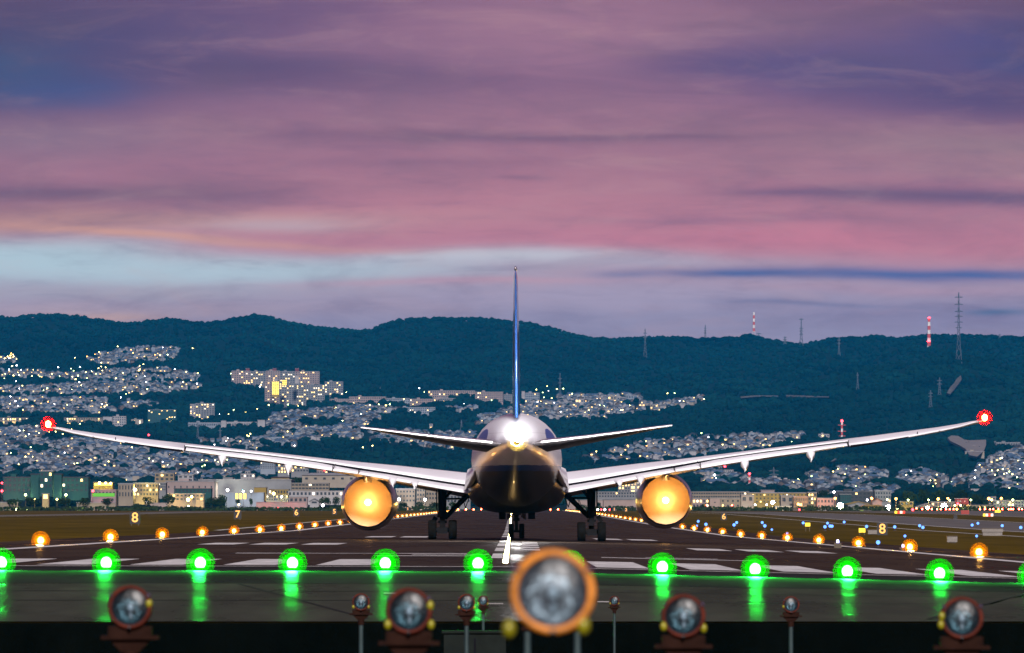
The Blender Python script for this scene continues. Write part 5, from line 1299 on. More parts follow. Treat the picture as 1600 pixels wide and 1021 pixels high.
bf_(N_, 1080, 1170, 769, 779, 'beige', 'very long two-storey school-like building right of the right engine', 3400, cols=24, rows=2, lit=.06, wsz=(.75, .45))
bf_(N_, 1082, 1108, 780, 794, 'pinkish', 'low block with warm ground-floor windows right of the right engine', 3120, cols=5, rows=2, lit=.5)
bf_(N_, 1109, 1125, 779, 792, 'pinkish', 'plain pink cube-like building right of the right engine', 3110, cols=1, rows=1, lit=0, wsz=(.2, .1))
bf_(N_, 1125.5, 1157, 779.5, 794, 'beige', 'beige building with a grey lean-to right of the pink one', 3120, cols=4, rows=2, lit=.1, wsz=(.35, .4))
bf_(N_, 1158, 1178, 774, 786, 'cream', 'cream hall with an arched dark window, left one', 3150, cols=2, rows=1, lit=0, wsz=(.5, .5))
bf_(N_, 1189, 1210, 766.5, 776, 'pinkish', 'raised pink block on top of the yellow-lit complex', 3400, roof='pale')
bf_(N_, 1168, 1262, 771, 787, 'ochre', 'wide yellow-lit complex behind the white flood lamp', 3300, cols=16, rows=3, lit=.12, wsz=(.4, .4))
bf_(N_, 1220, 1240, 775, 787, 'cream', 'cream hall with an arched dark window, right one', 3160, cols=2, rows=1, lit=0, wsz=(.5, .5))
bf_(N_, 1262.5, 1276, 770.5, 789, 'tan', 'orange-lit tan block with two lit windows on top', 3250, cols=3, rows=3, lit=.3)
bf_(N_, 1240, 1262, 777, 793, 'tan', 'tan block with slatted front below the orange-lit one', 3140, cols=8, rows=2, lit=.1)
bf_(N_, 1276.5, 1303, 779.5, 796, 'pinkish', 'plain pinkish-tan building left of the first bright flood lamp', 3140, cols=5, rows=2, lit=.1)
bf_(N_, 1303, 1367, 769, 786, 'dark', 'dark glazed low office behind the yellow roofed hangars', 3600, cols=10, rows=3, lit=.05, roof='grey')
bf_(N_, 1312, 1330, 773, 784, 'teal', 'teal-lit office corner behind the bright flood lamp', 3500, cols=5, rows=3, lit=.1)
bf_('hangar', 1325, 1358, 784, 792, 'grey', 'hangar with a bright yellow gabled roof between the flood lamps', 3200, kind='gable', roof='ochre', cat='hangar', depth=40)
bf_('hangar', 1350, 1380, 789, 797, 'ochre', 'second yellow hangar, lower and right of the gabled one', 3120, kind='hip', roof='ochre', cat='hangar', depth=25)
bf_(N_, 1367, 1392, 768, 786, 'grey', 'grey flats behind the second flood lamp', 3500, cols=6, rows=3, lit=.03)
bf_(N_, 1363, 1378, 779, 788, 'pinkish', 'small pinkish house behind the yellow hangars', 3300, kind='gable', roof='brown')
bf_(N_, 1406, 1427, 784, 791, 'ochre', 'ochre stepped block under the dark tree hill', 3220, cols=3, rows=1, lit=0)
bf_(N_, 1432, 1465, 787, 798, 'cream', 'cream tented hall between the two right flood lamps', 3140, kind='gable', roof='pale')
bf_(N_, 1455, 1492, 785, 799, 'beige', 'beige building lit by the right flood lamp', 3170, cols=7, rows=2, lit=.1)
bf_(N_, 1492, 1514, 788, 798, 'beige', 'beige building under the dark red signboard', 3150, cols=5, rows=2, lit=.1)
sb = bf_('signboard', 1492, 1513.5, 779.5, 788, 'rust red', 'dark red rooftop signboard with faint white marks at right', 3148, depth=1.5, base_drop=0, cat='signboard')
for i, x in enumerate((-.7, -.25, .55)):
    MB().box(x * 2.6 - .3, x * 2.6 + .3, -.05, -.003, 1.0, 1.7).build('mark', 'wall_white', sb)
bf_(N_, 1514.5, 1552, 789.5, 798, 'beige', 'long low beige hall at right of the signboard', 3130, cols=10, rows=1, lit=.1, roof='grey')
bf_(N_, 1552, 1600, 783, 798, 'grey', 'grey industrial building at the right edge', 3300, cols=10, rows=3, lit=.12)
bf_(N_, 1545, 1556, 777, 787, 'pale blue', 'small pale tower behind the right industrial building', 3600, cols=2, rows=2, lit=.1)
bf_('shed', 1276, 1297, 796, 800, 'white', 'low white shed on the grass left of the first flood lamp', 3020, cat='shed', depth=8)
bf_('shed', 1211, 1237, 791, 796, 'white', 'white roofed carport with an orange lit end', 3060, cat='shed', depth=8, emitstrip=(.1, .3, 'lit_window'))
bf_('shed', 1344, 1349.5, 797, 802.3, 'ochre', 'small yellow-green lit container', 2950, cat='shed', depth=5, emitstrip=(.2, .8, 'green_glass_lit'))
bf_('shed', 1350, 1361, 798, 803, 'teal', 'small green container on the grass', 2950, cat='shed', depth=5)

# ------------------------------------------------------------------ white garden wall lamps, flood lamps, pylons, masts
def pylon(x, yt, yb, w, arms, label, d=None, mat='pylon_steel', name='pylon', cat='pylon', th=.22):
    d = d or dist_at(x, yb) ; X, Y, Z = P(x, yb, d); H = (yb - yt) * d / F; W2 = w * d / F / 2
    t = empty(name, (X, Y, Z), label, cat)
    th = max(th, .62 * d / F)
    fr_ = MB(); tip = W2 * .12
    prof = [(0, 1.0), (.28, .5), (.6, .26), (1, .10)]
    def wat(f): return W2 * float(np.interp(f, [p[0] for p in prof], [p[1] for p in prof]))
    lv = [0, .14, .28, .40, .50, .60, .70, .80, .90, 1.0]
    for sx_ in (-1, 1):
        for sy_ in (-1, 1):
            for a, b_ in zip(lv, lv[1:]): fr_.tube((sx_ * wat(a), sy_ * wat(a), a * H - (3 if a == 0 else 0)), (sx_ * wat(b_), sy_ * wat(b_), b_ * H), th * .5, n=4, caps=False)
    for a, b_ in zip(lv, lv[1:]):
        for sy_ in (-1, 1):
            fr_.tube((-wat(a), sy_ * wat(a), a * H), (wat(b_), sy_ * wat(b_), b_ * H), th * .35, n=4, caps=False); fr_.tube((wat(a), sy_ * wat(a), a * H), (-wat(b_), sy_ * wat(b_), b_ * H), th * .35, n=4, caps=False)
    fr_.build('lattice', mat, t)
    for (f, aw) in arms:
        L_ = aw * d / F / 2; z = f * H
        MB().tube((-L_, 0, z), (L_, 0, z), th * .8, n=4).tube((-L_, 0, z), (0, 0, z + L_ * .35), th * .3, n=4).tube((L_, 0, z), (0, 0, z + L_ * .35), th * .3, n=4).build('cross_arm', mat, t)
    return t
pylon(1498, 457, 568, 9.5, [(.93, 13), (.83, 13), (.73, 13), (.66, 12), (.58, 13), (.50, 10)], 'tallest lattice pylon with many arms on the right hill')
pylon(1252, 498, 539, 6, [(.97, 7), (.62, 6), (.52, 6), (.4, 6)], 'lattice pylon standing in the ridge saddle right of the tail')
pylon(1102, 508, 533, 4.5, [(.8, 4), (.65, 4), (.5, 4.5)], 'slim pylon on the ridge, leftmost on the skyline right of the tail')
pylon(1185.5, 521, 530, 4, [(.9, 8)], 'short pylon just right of the antenna mast on the ridge')
pylon(1226.5, 526, 538, 5, [(.9, 5), (.6, 6), (.35, 8)], 'short wide-armed pylon on the ridge, left of the saddle pylon')
pylon(1311, 527, 560, 5.5, [(.85, 6), (.7, 6)], 'faint pylon on the hill face below the skyline, right of the saddle')
pylon(1008, 514, 560, 6, [(.85, 6), (.7, 6)], 'faint pylon on the hill face, leftmost of those right of the tail')
pylon(1340, 582, 612, 5, [(.85, 4)], 'thin faint pylon in the middle of the wooded hill')
pylon(1454, 610, 643, 8, [(.85, 7), (.7, 7)], 'lower left pylon of the close pair on the dark hill')
pylon(1468, 590, 625, 8, [(.85, 8), (.7, 8)], 'upper right pylon of the close pair on the dark hill')
pylon(875, 583, 628, 6, [(.8, 6), (.65, 6)], 'faint pylon above the lit slope right of the fin')
pylon(721, 657, 673, 5, [(.8, 3)], 'small pylon standing beside the round grove left of the tail')
pylon(1209, 730, 752, 6, [(.72, 15), (.45, 15)], 'grey pylon with long arms under the right wing')
pylon(1209, 752, 767, 10, [(.9, 8)], 'grey broad-footed pylon base below the long-armed pylon', th=.3)
pylon(309, 660, 694, 7, [(.8, 6)], 'faint pylon in front of the long school')
pylon(344, 668, 694, 6, [(.8, 6)], 'faint pylon in the dark wood right of the long school')
pylon(594, 605, 612, 3, [], 'tiny mast above the long terrace', th=.2)
pylon(1562, 522, 527.5, 3, [(.7, 4)], 'tiny pylon on the skyline at right')
def striped(x, yt, yb, w, bands, label, lights, foot=False, arms=()):
    d = dist_at(x, yb); X, Y, Z = P(x, yb, d); H = (yb - yt) * d / F; W2 = w * d / F / 2
    t = empty('striped_mast', (X, Y, Z), label, 'mast')
    for i in range(bands):
        a, b_ = i / bands, (i + 1) / bands; mt = 'mast_red' if i % 2 else 'mast_white'; k = (1.5 - .7 * a) if foot else 1
        k2 = (1.5 - .7 * b_) if foot else 1; mb = MB()
        for sx_ in (-1, 1):
            for sy_ in (-1, 1): mb.tube((sx_ * W2 * k, sy_ * W2 * k, a * H), (sx_ * W2 * k2, sy_ * W2 * k2, b_ * H), W2 * .35, n=5)
        mb.box(-W2 * k2, W2 * k2, -W2 * k2, W2 * k2, b_ * H - W2 * .5, b_ * H - W2 * .1)
        if i > 0 or not foot: mb.box(-W2 * .8, W2 * .8, -W2 * .8, W2 * .8, a * H, b_ * H - W2 * .5)
        mb.build('section', mt, t)
    for f, aw in arms: MB().box(-aw * d / F / 2, aw * d / F / 2, -.3, .3, f * H, f * H + .8).build('platform', 'mast_red', t)
    for (dx, f, r_) in lights: MB().sphere((dx * d / F, -W2 * 1.4, f * H), r_ * d / F, 8, 6).build('beacon', 'lamp_red', t)
striped(1451.5, 497, 547, 3.2, 8, 'red and white striped lattice mast with red lights on the ridge', [(-.8, 1.0, 1.2), (.9, 1.0, 1.2), (-2.0, .27, 1.2), (1.4, .27, 1.2)], foot=True)
striped(1178, 488, 523, 2.2, 7, 'thin red and white antenna mast on the ridge', [], foot=True)
striped(1315.5, 659, 686, 2.2, 5, 'short red and white mast with a red light standing behind the right wing', [(0, 1.04, 2.0)], arms=((.78, 12), (.42, 13), (.15, 11)))
striped(1171, 742, 767, 2.4, 6, 'red and white mast topped by a red light under the right wing', [(0, 1.06, 1.9)])
pylon(1177.5, 487, 500, 2, [], 'thin whip on top of the antenna mast', d=dist_at(1178, 523), th=.1) if False else None

lamp_pole = None
def lamp(x, y, r, mat, label, h=6.0, d=None, cat='street lamp', name='street_lamp', group=None, lampobj=0, col=(1, .8, .5)):
    d = d or dist_at(x, min(y + h * F / 9000, 797)); X, Y, Z = P(x, y, d); gz = max(zt(X, Y) if d > 3000 else zg(X, Y), Z - 14)
    t = empty(name, (X, Y, gz - .2), label, cat, group)
    hh = max(Z - gz + .2, .8); rr_ = r * d / F
    MB().tube((0, rr_ * .5, 0), (0, rr_ * .5, hh), max(.09, .10 * d / F), n=6).build('pole', 'lamp_metal', t)
    MB().sphere((0, 0, hh), rr_, 8, 6).build('lamp_head', mat, t)
    if lampobj:
        pl = bpy.data.lights.new('lamp_glow', 'POINT'); pl.energy = lampobj; pl.color = col; pl.shadow_soft_size = .4
        po = bpy.data.objects.new('lamp_glow', pl); COL.objects.link(po); po.parent = t; po.location = (0, -rr_ * 2 - .5, hh)
    return t
FL = 'flood_lamp'
for x, y, r, lab, e, col in ((1313, 790.5, 4.6, 'large dazzling flood lamp left of the yellow hangars', 26000, (1, .72, .2)), (1388, 794, 4.4, 'large dazzling flood lamp right of the yellow hangars', 26000, (1, .72, .2)),
        (1475, 791, 4.2, 'dazzling flood lamp left of the dark red signboard', 26000, (1, .75, .3)), (1449.5, 794, 2.6, 'smaller flood lamp left of the dazzling one by the signboard', 9000, (1, .78, .35)),
        (1207.5, 785, 2.8, 'white flood lamp in front of the wide yellow-lit complex', 14000, (1, .85, .5))):
    lamp(x, y, r, 'white_flood', lab, d=3040, cat='flood lamp', name=FL, lampobj=e, col=col)
for x, y, r, mt, lab, e, col in ((623.5, 780.5, 2.4, 'lamp_white', 'white lamp right of the left engine', 4000, (1, .95, 1)), (664, 781, 2.3, 'lamp_white', 'white lamp before the beige building left of the left gear', 4000, (1, .95, 1)),
        (504.5, 790, 2.4, 'lamp_white', 'violet-white lamp in the hedge left of the left engine', 2000, (.8, .7, 1)), (434.5, 794.5, 1.8, 'lamp_red', 'lone red lamp in the grass left of the left engine', 2500, (1, .05, .03)),
        (211.5, 765.5, 2.6, 'lamp_yellow', 'bright yellow lamp in front of the tan terminal block', 7000, (1, .8, .2)), (294, 781, 3.0, 'lamp_yellow', 'bright orange lamp between two dark tree clumps', 7000, (1, .65, .2)),
        (299.5, 776.5, 2.0, 'lamp_yellow', 'second orange lamp just above the bright one between tree clumps', 2000, (1, .65, .2)), (229.5, 784.5, 1.7, 'lamp_white', 'bluish white lamp at the left hedge', 1500, (.8, .9, 1)),
        (294.5, 791.5, 1.7, 'lamp_green', 'greenish white lamp low in the hedge at left', 1500, (.8, 1, .6)), (355.5, 766, 2.3, 'lamp_white', 'white lamp at the right end of the pink hangar', 4000, (1, 1, .8)),
        (373, 788.5, 1.6, 'lamp_yellow', 'yellow post lamp between two small round trees', 1200, (1, .8, .2)), (380, 768, 1.6, 'lamp_white', 'bluish lamp above the three-doored shed, left one', 1000, (.8, .9, 1)),
        (392.5, 768, 1.6, 'lamp_white', 'bluish lamp above the three-doored shed, right one', 1000, (.8, .9, 1)), (427.5, 771.5, 2.6, 'lamp_yellow', 'broad yellow lamp on the low yellow block', 5000, (1, .8, .1)),
        (440, 776.5, 1.6, 'lamp_white', 'white lamp before the slatted grey building', 1200, (1, 1, .9)), (145, 767.5, 2.2, 'lamp_red', 'red lamp at the left end of the green lit shed', 3000, (1, .05, .05)),
        (155.5, 755, 2.4, 'lamp_yellow', 'yellow lamp on the shed behind the green lit one, left', 3000, (1, .85, .1)), (165, 755, 1.7, 'lamp_yellow', 'yellow lamp on the shed behind the green lit one, middle', 1500, (1, .85, .1)),
        (173, 755.5, 1.8, 'lamp_yellow', 'yellow lamp on the shed behind the green lit one, right', 1500, (1, .85, .1)),
        (40, 773.5, 2.0, 'lamp_green', 'greenish lamp left of the small orange hut', 1800, (1, 1, .4)), (103, 773.5, 2.0, 'lamp_green', 'greenish lamp right of the small orange hut', 1800, (1, 1, .4)),
        (25.5, 797, 1.9, 'lamp_green', 'low white-green lamp at the foot of the mound, leftmost', 1500, (1, 1, .5)), (117.5, 797, 1.9, 'lamp_green', 'low white-green lamp at the foot of the mound, rightmost', 1500, (1, 1, .5)),
        (42.5, 796, 1.2, 'lamp_green', 'faint low lamp at the foot of the mound, second from left', 500, (1, 1, .3)), (100.5, 796, 1.2, 'lamp_green', 'faint low lamp at the foot of the mound, third from left', 500, (1, 1, .3)),
        (54, 780.5, 1.6, 'lamp_yellow', 'yellow lamp just left of the small orange hut', 900, (1, .8, .2)), (89, 780.5, 1.6, 'lamp_yellow', 'yellow lamp just right of the small orange hut', 900, (1, .8, .2)),
        (3, 755, 1.6, 'lamp_red', 'upper red lamp at the far left edge', 800, (1, .05, .05)), (3, 767.5, 2.0, 'lamp_red', 'lower red lamp at the far left edge', 1500, (1, .05, .05)),
        (1180, 789, 1.4, 'lamp_white', 'bluish white lamp beside the low hedge right of the pink building', 800, (.8, .9, 1)), (1198, 789, 1.4, 'lamp_white', 'second bluish white lamp under the white flood lamp', 800, (.8, .9, 1)),
        (1247, 788, 1.9, 'lamp_orange_glow', 'orange lamp above the small red-lit crane', 3000, (1, .3, .05)), (1305, 779, 2.0, 'lamp_orange_glow', 'orange lamp above the first flood lamp', 3000, (1, .4, .1)),
        (1362, 779, 2.0, 'lamp_orange_glow', 'orange lamp above the yellow hangars', 3000, (1, .4, .1)), (1400, 779.5, 2.0, 'lamp_orange_glow', 'orange lamp above the second flood lamp', 3000, (1, .4, .1)),
        (1355, 781.5, 1.5, 'lamp_white', 'pale lamp left of the orange one above the yellow hangars', 900, (1, 1, .9)), (1386.5, 781, 1.5, 'lamp_green', 'green-white lamp above the second flood lamp', 900, (.8, 1, .8)),
        (1419, 781.5, 1.5, 'lamp_green', 'green-white lamp on the dark tree hill, leftmost', 900, (.8, 1, .8)), (1451, 781.5, 1.5, 'lamp_green', 'green-white lamp on the dark tree hill, middle', 900, (.8, 1, .8)),
        (1466, 780, 2.2, 'lamp_orange_glow', 'orange lamp above the smaller right flood lamp', 3000, (1, .35, .05)), (1481, 779, 1.8, 'lamp_orange_glow', 'orange lamp above the dazzling right flood lamp', 2500, (1, .4, .1)),
        (1484, 782, 1.4, 'lamp_green', 'pale green lamp beside the orange one near the signboard', 900, (.8, 1, .8)), (1517, 781.5, 1.5, 'lamp_green', 'green-white lamp right of the signboard', 900, (.8, 1, .8)),
        (1496.5, 787.5, 2.0, 'lamp_red', 'red lamp on the dark red signboard', 2500, (1, .05, .05)), (1492, 790, 1.6, 'lamp_yellow', 'yellow lamp left under the signboard', 900, (1, .7, .2)), (1501, 790, 1.6, 'lamp_yellow', 'yellow lamp right under the signboard', 900, (1, .7, .2)),
        (1545, 779.5, 2.3, 'lamp_orange_glow', 'orange lamp at right, left of the small pale tower', 3000, (1, .35, .05)), (1549.5, 781.5, 1.7, 'lamp_yellow', 'yellow lamp beside the orange one at right', 1200, (1, .7, .2)),
        (1564.5, 779, 1.9, 'lamp_orange_glow', 'orange lamp over the right industrial building', 3000, (1, .4, .1)), (1582.5, 781.5, 1.6, 'lamp_green', 'green-white lamp over the right industrial building', 900, (.8, 1, .8)),
        (1577, 789, 1.6, 'lamp_yellow', 'left one of two yellow-green lamps at the right edge', 900, (.9, 1, .3)), (1582.5, 789, 1.6, 'lamp_yellow', 'right one of two yellow-green lamps at the right edge', 900, (.9, 1, .3)),
        (1426, 801.5, 2.2, 'lamp_red', 'red lamp on the grass left of the string of red lights', 2500, (1, .05, .05)), (1301.5, 794.5, 1.8, 'lamp_red', 'red lamp left below the first flood lamp', 1500, (1, .05, .05)),
        (1249, 800, 1.6, 'lamp_red', 'red lamp below the small red-lit crane', 1500, (1, .05, .05)), (1402.5, 795, 1.6, 'lamp_yellow', 'left one of two yellow lamps right of the second flood lamp', 900, (1, .8, .1)), (1407.5, 795, 1.6, 'lamp_yellow', 'right one of two yellow lamps right of the second flood lamp', 900, (1, .8, .1)),
        (934, 797.5, 1.7, 'lamp_white', 'violet-white lamp right of the right main gear, left one', 900, (.8, .7, 1)), (945, 800, 1.7, 'lamp_white', 'violet-white lamp right of the right main gear, right one', 900, (.8, .7, 1)),
        (939.5, 798, 1.3, 'lamp_red', 'small red lamp between two violet ones beside the right gear', 500, (1, .1, .1)), (952.5, 800, 1.3, 'lamp_red', 'small red lamp right of the violet ones beside the right gear', 500, (1, .1, .1)),
        (1132.5, 729, 2.0, 'lamp_red', 'red lamp just under the right wing', 0, None), (1116.5, 742.5, 1.7, 'lamp_white', 'white lamp beside the silos', 0, None), (232.5, 680, 1.5, 'lamp_red', 'small red lamp just above the left wing', 0, None),
        (507.5, 735, 1.9, 'lamp_red', 'red lamp touching the left wing underside', 0, None), (1275.5, 750.5, 1.9, 'lamp_white', 'white violet lamp on the knoll\'s left shoulder', 0, None), (1303, 769, 1.8, 'lamp_white', 'bluish white lamp on the right plain', 0, None)):
    hit = [b_[4] for b_ in BLD if b_[0] - 3 < x < b_[1] + 3 and b_[2] - 4 < y < b_[3] + 6]
    dd = (min(hit) - 9) if hit else (3050 if y > 778 else None)
    if y > 797: dd = 2900
    lamp(x, y, r * .9, mt, lab, d=dd, cat='street lamp', lampobj=(e * 1.6 if e else 0), col=col or (1, 1, 1))
for i, x in enumerate((370, 376.2, 382.6)):
    d = 3170; X, Y, Z = P(x, 780, d); t = empty('lit_door', (X, Y - .3, Z), f'bright lit door of the pale shed, {nth(i + 1)} from the left', 'lit door')
    MB().box(-.6, .6, -.1, 0, 0, 2.6).build('panel', 'lit_stair', t); MB().box(-.75, .75, .005, .1, 0, 2.8).build('frame', 'wall_grey', t)
# small red-lit cranes
for x0, y0, x1, y1, lab in ((1243, 799, 1249.5, 789, 'small orange-lit slanting crane arm before the tan block'), (1483, 804, 1495, 796, 'small orange-lit slanting crane arm at the string of red lights')):
    d = 2990; A_ = P(x0, y0, d); B_ = P(x1, y1, d); t = empty('crane', (A_[0], d, zg(A_[0], d)), lab, 'crane')
    o = Vector(t.location)
    MB().tube(Vector(A_) - o, Vector(B_) - o, .25, .35, n=6).build('arm', 'crane_paint' if 'crane_paint' in M else 'lamp_metal', t)
    MB().box(-1.2, 1.2, -.8, .8, 0, max(1.0, A_[2] - o.z)).build('body', 'lamp_metal', t)
    MB().sphere(Vector(B_) - o, .5, 8, 6).build('beacon', 'lamp_orange_glow', t)

# small town lights
heads = {}
for mt in ('lamp_yellow', 'lamp_green', 'lamp_white', 'lamp_orange_glow'):
    mh = MB().sphere((0, 0, 7), .55, 6, 4).mesh('lamp_head'); mh.materials.append(M[mt]); heads[mt] = mh
mp = MB().tube((0, .3, -1), (0, .3, 7), .12, n=5).mesh('pole'); mp.materials.append(M['lamp_metal'])
NMW = {'lamp_yellow': 'warm yellow', 'lamp_green': 'greenish', 'lamp_white': 'white', 'lamp_orange_glow': 'orange'}
lam = []
fixed = [(26, 581), (19, 584), (28, 588), (33, 584), (8, 591), (7, 598), (21, 598), (30, 597), (50, 596), (62, 594), (81, 594), (93, 596), (113, 597), (122, 598), (91, 584), (111, 584), (125, 583), (52, 584), (115, 588), (134, 591), (136, 598), (158, 581), (154, 584), (143, 587), (160, 586), (150, 592), (118, 604), (25, 604), (30, 615), (112, 615), (35, 611), (127, 611), (68, 616), (74, 616), (158, 576), (117, 567), (26, 567), (184, 551), (218, 581), (224, 577), (246, 581), (273, 587), (291, 590), (309, 593), (181, 602), (265, 612), (230, 619), (197, 622), (301, 553), (262, 565), (250, 565),
         (192, 593), (165, 583), (361, 593), (363.5, 599), (408, 611), (406, 615), (299, 656), (306, 655), (343, 653), (357, 654), (365, 650), (384, 650), (402, 647), (420, 644), (450, 643), (466, 641), (498, 628), (541, 620), (525, 643), (578, 643), (592, 642), (603, 644), (609, 643), (631, 633), (564, 657), (535, 667), (655, 618), (663, 619), (672, 621), (750, 620), (725, 637), (768, 633), (880, 618), (894, 626), (855, 612), (857, 617), (870, 618), (848, 622), (838, 618), (850, 630), (845, 634), (840, 638), (862, 632), (866, 638), (1043, 624), (1054, 624), (1100, 632), (1062, 634), (1068, 635), (984, 641), (970, 650), (944, 641), (937, 640), (920, 651), (914, 651), (876, 652),
         (460, 705), (493, 705), (515, 699), (567, 709), (582, 707), (335, 704), (233, 727), (239, 730), (206, 710), (290, 717), (295, 715), (316, 727), (330, 733), (336, 730), (341, 729), (346, 729), (355, 727), (262, 734), (272, 729), (254, 731), (316, 738), (320, 738), (326, 746), (309, 746), (22, 734), (29, 734), (40, 733), (103, 733), (116, 734), (121, 734), (17, 716), (48, 709), (51, 722), (91, 722), (126, 716), (101, 716), (36, 648), (105, 641), (37, 680), (40, 690), (30, 679), (57, 676), (112, 679), (125, 671), (92, 679), (77, 682), (87, 684), (61, 686), (45, 689), (98, 687),
         (1107, 691), (1096, 687), (1237, 697), (1262, 760), (1268, 755), (1249, 759), (1300, 761), (1315, 754), (1333, 762), (1320, 749), (1337, 767), (1352, 750), (1361, 747), (1309, 741), (1322, 741), (1416, 753), (1464, 752), (1487, 762), (1458, 766), (1462, 764), (1481, 765), (1524, 744), (1523, 757), (1542, 762), (1567, 743), (1565, 745), (1573, 746), (1577, 747), (1582, 752), (1569, 751), (1551, 757), (1555, 753), (1550, 745), (1559, 745), (1591, 727), (1590, 732), (1563, 727), (1594, 740), (1600, 733), (1589, 757), (1592, 765), (1577, 771), (1590, 765), (1240, 762), (1247, 760), (1193, 761), (1119, 754), (1100, 757), (1190, 757)]
r4 = random.Random(5)
for (x, y) in fixed: lam.append((x, y, r4.choice(['lamp_green', 'lamp_yellow', 'lamp_yellow', 'lamp_green', 'lamp_white'])))
while len(lam) < 285:
    di = r4.randrange(len(DISTRICTS)); poly = DISTRICTS[di][1]
    x = r4.uniform(min(p[0] for p in poly), max(p[0] for p in poly)); y = r4.uniform(min(p[1] for p in poly), max(p[1] for p in poly))
    if inside(x, y, poly) and 0 < x < 1600: lam.append((x, y, r4.choice(['lamp_yellow', 'lamp_yellow', 'lamp_white', 'lamp_orange_glow'])))
def region(x, y):
    for dn, poly, _ in DISTRICTS:
        if inside(x, y, poly): return dn
    if x < 330: return 'between the bands of the left hillside'
    if x < 800: return 'in the woods left of the tail'
    if x < 1240: return 'on the slopes right of the tail'
    return 'beside the right hillside houses'
rk = {}
for (x, y, mt) in sorted(lam):
    d = dist_at(x, y) - 14; X, Y, Z = on_ground(x, d); rg = region(x, y); k = (rg, mt); rk[k] = rk.get(k, 0) + 1
    t = empty('street_lamp', (X, Y, Z), f'{NMW[mt]} street lamp {rg}, {nth(rk[k])} from left', 'street lamp', 'lamps of the hillside town')
    s = d / 9000 * r4.uniform(.8, 1.5)
    link('pole', mp, t); o = link('lamp_head', heads[mt], t); t.scale = (s, s, s * .9)

# ------------------------------------------------------------------ trees along the airport edge
def leaf_crown(seed, w, h, n, tilt=0.0):
    r = random.Random(seed); mb = MB()
    lobes = [(r.uniform(-.55, .55), r.uniform(-.4, .4), r.uniform(.25, .8), r.uniform(.28, .5)) for _ in range(9)] + [(0, 0, .45, .55)]
    for _ in range(n):
        lx_, ly_, lz_, lr_ = r.choice(lobes)
        a = r.uniform(0, 6.283); b_ = math.acos(r.uniform(-1, 1)); q_ = lr_ * (.75 + .3 * r.random())
        c_ = Vector((lx_ + math.sin(b_) * math.cos(a) * q_, ly_ + math.sin(b_) * math.sin(a) * q_, lz_ + math.cos(b_) * q_ * .8))
        c_ = Vector((c_.x * w, c_.y * w, max(.02, c_.z) * h)); s = r.uniform(.05, .11) * w
        e1 = Vector((r.gauss(0, 1), r.gauss(0, 1), r.gauss(0, 1))).normalized(); e2 = e1.orthogonal().normalized()
        mb.add([c_ + e1 * s, c_ + e2 * s * .8, c_ - e1 * s, c_ - e2 * s * .8], [(0, 1, 2, 3)])
    me = mb.mesh('crown'); me.materials.append(M['tree_leaf']); return me
CR = [leaf_crown(k, 1.0, 1.0, 520) for k in range(4)]
mtk = MB().tube((0, 0, -.05), (0, 0, .4), .05, .03, n=7).tube((0, 0, .3), (.3, 0, .6), .03, .015, n=5).tube((0, 0, .3), (-.28, .1, .62), .03, .015, n=5).mesh('trunk'); mtk.materials.append(M['trunk'])
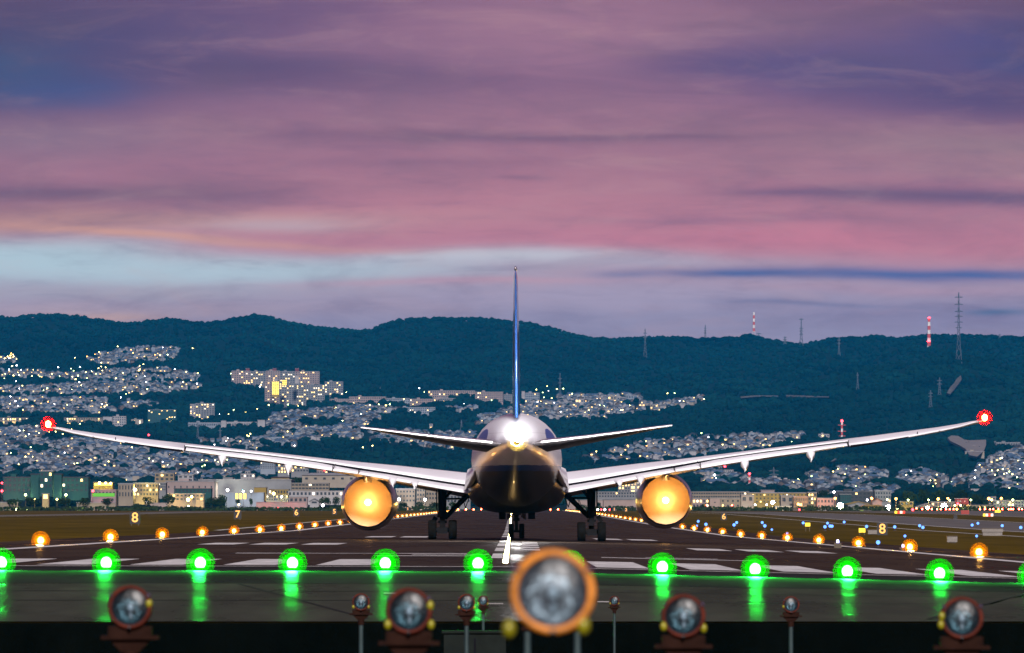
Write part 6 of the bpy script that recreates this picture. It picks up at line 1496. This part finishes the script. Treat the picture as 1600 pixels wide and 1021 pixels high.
trs = [(264, 771, 790, 34, 'broad dark tree clump before the beige hall at left'), (232, 775, 790, 30, 'low dark bush tree left of the broad clump'), (332, 774, 792, 28, 'dark tree left half of the big clump in the left airport belt'), (347, 772, 792, 24, 'dark tree right half of the big clump in the left airport belt'),
       (372.5, 779.5, 789, 11, 'small round tree left of the yellow post lamp'), (393, 778, 789, 9, 'small round tree right of the yellow post lamp'), (508, 774, 790, 22, 'bushy tree just left of the left engine, nearer its neighbour\'s left'), (525, 775, 791, 20, 'bushy tree touching the left engine outline'),
       (430, 746, 756, 40, 'dark tree belt piece behind the grey hangar, left'), (465, 745, 757, 36, 'dark tree belt piece behind the grey hangar, middle'), (500, 747, 758, 36, 'dark tree belt piece before the hall, right of middle'), (530, 744, 765, 34, 'tall dark tree group left of the left engine\'s top'),
       (215, 786, 800, 30, 'dark hedge tree at the left runway side, first'), (240, 789, 800, 30, 'dark hedge tree at the left runway side, second'), (268, 788, 800, 32, 'dark hedge tree at the left runway side, third'), (300, 791, 800, 34, 'dark hedge tree at the left runway side, fourth'),
       (20, 779, 792, 34, 'dark shrub tree left on the mound at far left'), (50, 776, 790, 34, 'dark shrub tree on the mound left of the hut'), (72, 759, 772, 44, 'broad dark tree above the small orange hut'), (100, 777, 790, 34, 'dark shrub tree on the mound right of the hut'), (130, 777, 792, 34, 'dark shrub tree right on the mound at far left'), (165, 778, 788, 30, 'dark shrub tree under the green lit shed'),
       (630, 783, 795, 24, 'bush before the beige building right of the left engine'), (655, 783, 795, 24, 'bush below the narrow beige building'), (680, 784, 796, 22, 'bush behind the left gear wheels'), (712, 784, 796, 24, 'bush between left gear and nose'), (935, 783, 794, 14, 'green bush right of the right gear leg'), (910, 788, 797, 22, 'low bush behind the right gear'),
       (965, 790, 797, 22, 'low bush before the plain pink shed'), (985, 790, 797, 16, 'low bush left of the right engine'), (1100, 785, 796, 12, 'tree before the low block right of the right engine'), (1090, 791, 799, 24, 'low bush right of the right engine'), (1130, 793, 799, 26, 'low hedge tree before the beige lean-to building'), (1160, 794, 799, 28, 'low hedge tree right of the beige lean-to building'), (1195, 794, 799, 26, 'low hedge tree under the white flood lamp'),
       (1266, 788, 798, 20, 'dark bush before the tan block'), (1338, 788, 797, 12, 'dark tree before the gabled yellow hangar'), (1322, 796, 802, 20, 'yellow-green lit bush below the first flood lamp'), (1372, 793, 802, 14, 'bush right of the green container'), (1430, 796, 803, 24, 'dark bush left of the string of red lights'), (1505, 799, 804, 30, 'dark bush under the signboard building'), (1540, 798, 804, 34, 'dark bush under the long low beige hall'), (1580, 796, 803, 34, 'dark bush at the right edge'),
       (1420, 766, 790, 32, 'big dark tree on the wooded hill, leftmost'), (1440, 763, 790, 34, 'big dark tree on the wooded hill, second'), (1462, 764, 788, 34, 'big dark tree on the wooded hill, third'), (1484, 768, 788, 32, 'big dark tree on the wooded hill, fourth'), (1503, 764, 786, 34, 'big dark tree on the wooded hill, fifth'), (1523, 771, 790, 32, 'big dark tree on the wooded hill, sixth'), (1541, 778, 792, 26, 'big dark tree on the wooded hill, rightmost'),
       (1287, 764, 777, 22, 'dark tree left of the grey flats on the right plain'), (1405, 788, 796, 16, 'dark bush under the ochre stepped block')]
for i, (x, yt, yb, w, lab) in enumerate(trs):
    d = 3030 if yb > 786 else 3900 if yb > 770 else 4200 if x < 1000 else 4000
    if 1410 < x < 1550 and yb < 795: d = 3500
    X, Y, Z = P(x, yb, d); H = (yb - yt) * d / F; W2 = w * d / F / 2
    t = empty('tree', (X, Y, Z), lab, 'tree', 'trees along the airport edge', r4.uniform(0, 6.28))
    o = link('crown', CR[i % 4], t, None, (W2, W2 * .8, H * .88)); link('trunk', mtk, t, (0, 0, -.5), (W2 * .5, W2 * .5, H * .9))
# hedge strip, one mass nobody could count
r5 = random.Random(8); mb = MB()
for k in range(5200):
    x = r5.uniform(-40, 1640); d = r5.uniform(2995, 3040); y = r5.uniform(794, 800) - 2.5 * vnoise(np.array([x / 40.]), np.array([1.]), 5)[0]
    if 700 < x < 900 and y < 797: continue
    c_ = Vector(P(x, y, d)); s = r5.uniform(.35, .9); e1 = Vector((r5.gauss(0, 1), r5.gauss(0, 1), r5.gauss(0, 1))).normalized(); e2 = e1.orthogonal().normalized()
    mb.add([c_ + e1 * s, c_ + e2 * s, c_ - e1 * s, c_ - e2 * s], [(0, 1, 2, 3)])
hd = mb.build('hedgerow', 'hedge_leaf'); tag(hd, 'low dark hedge growing along the far edge of the airfield', 'hedge', kind='stuff')

# ------------------------------------------------------------------ air
hm = bpy.data.materials.new('haze_air'); hm.use_nodes = True; hm.node_tree.nodes.clear(); q = NG(hm.node_tree)
out = q.node('ShaderNodeOutputMaterial'); pv = q.node('ShaderNodeVolumePrincipled'); q.link(pv.outputs[0], out.inputs['Volume'])
pv.inputs['Color'].default_value = (0.0, 0.42, 1.0, 1); pv.inputs['Density'].default_value = 1.9e-5; hm.cycles.volume_sampling = 'EQUIANGULAR'; pv.inputs['Anisotropy'].default_value = 0.0
M['haze_air'] = hm
tag(MB().box(-3900, 3900, -150, 17300, -4.2, 520).build('haze', 'haze_air'), 'thin blue evening haze over the town and hills', 'haze', kind='stuff')
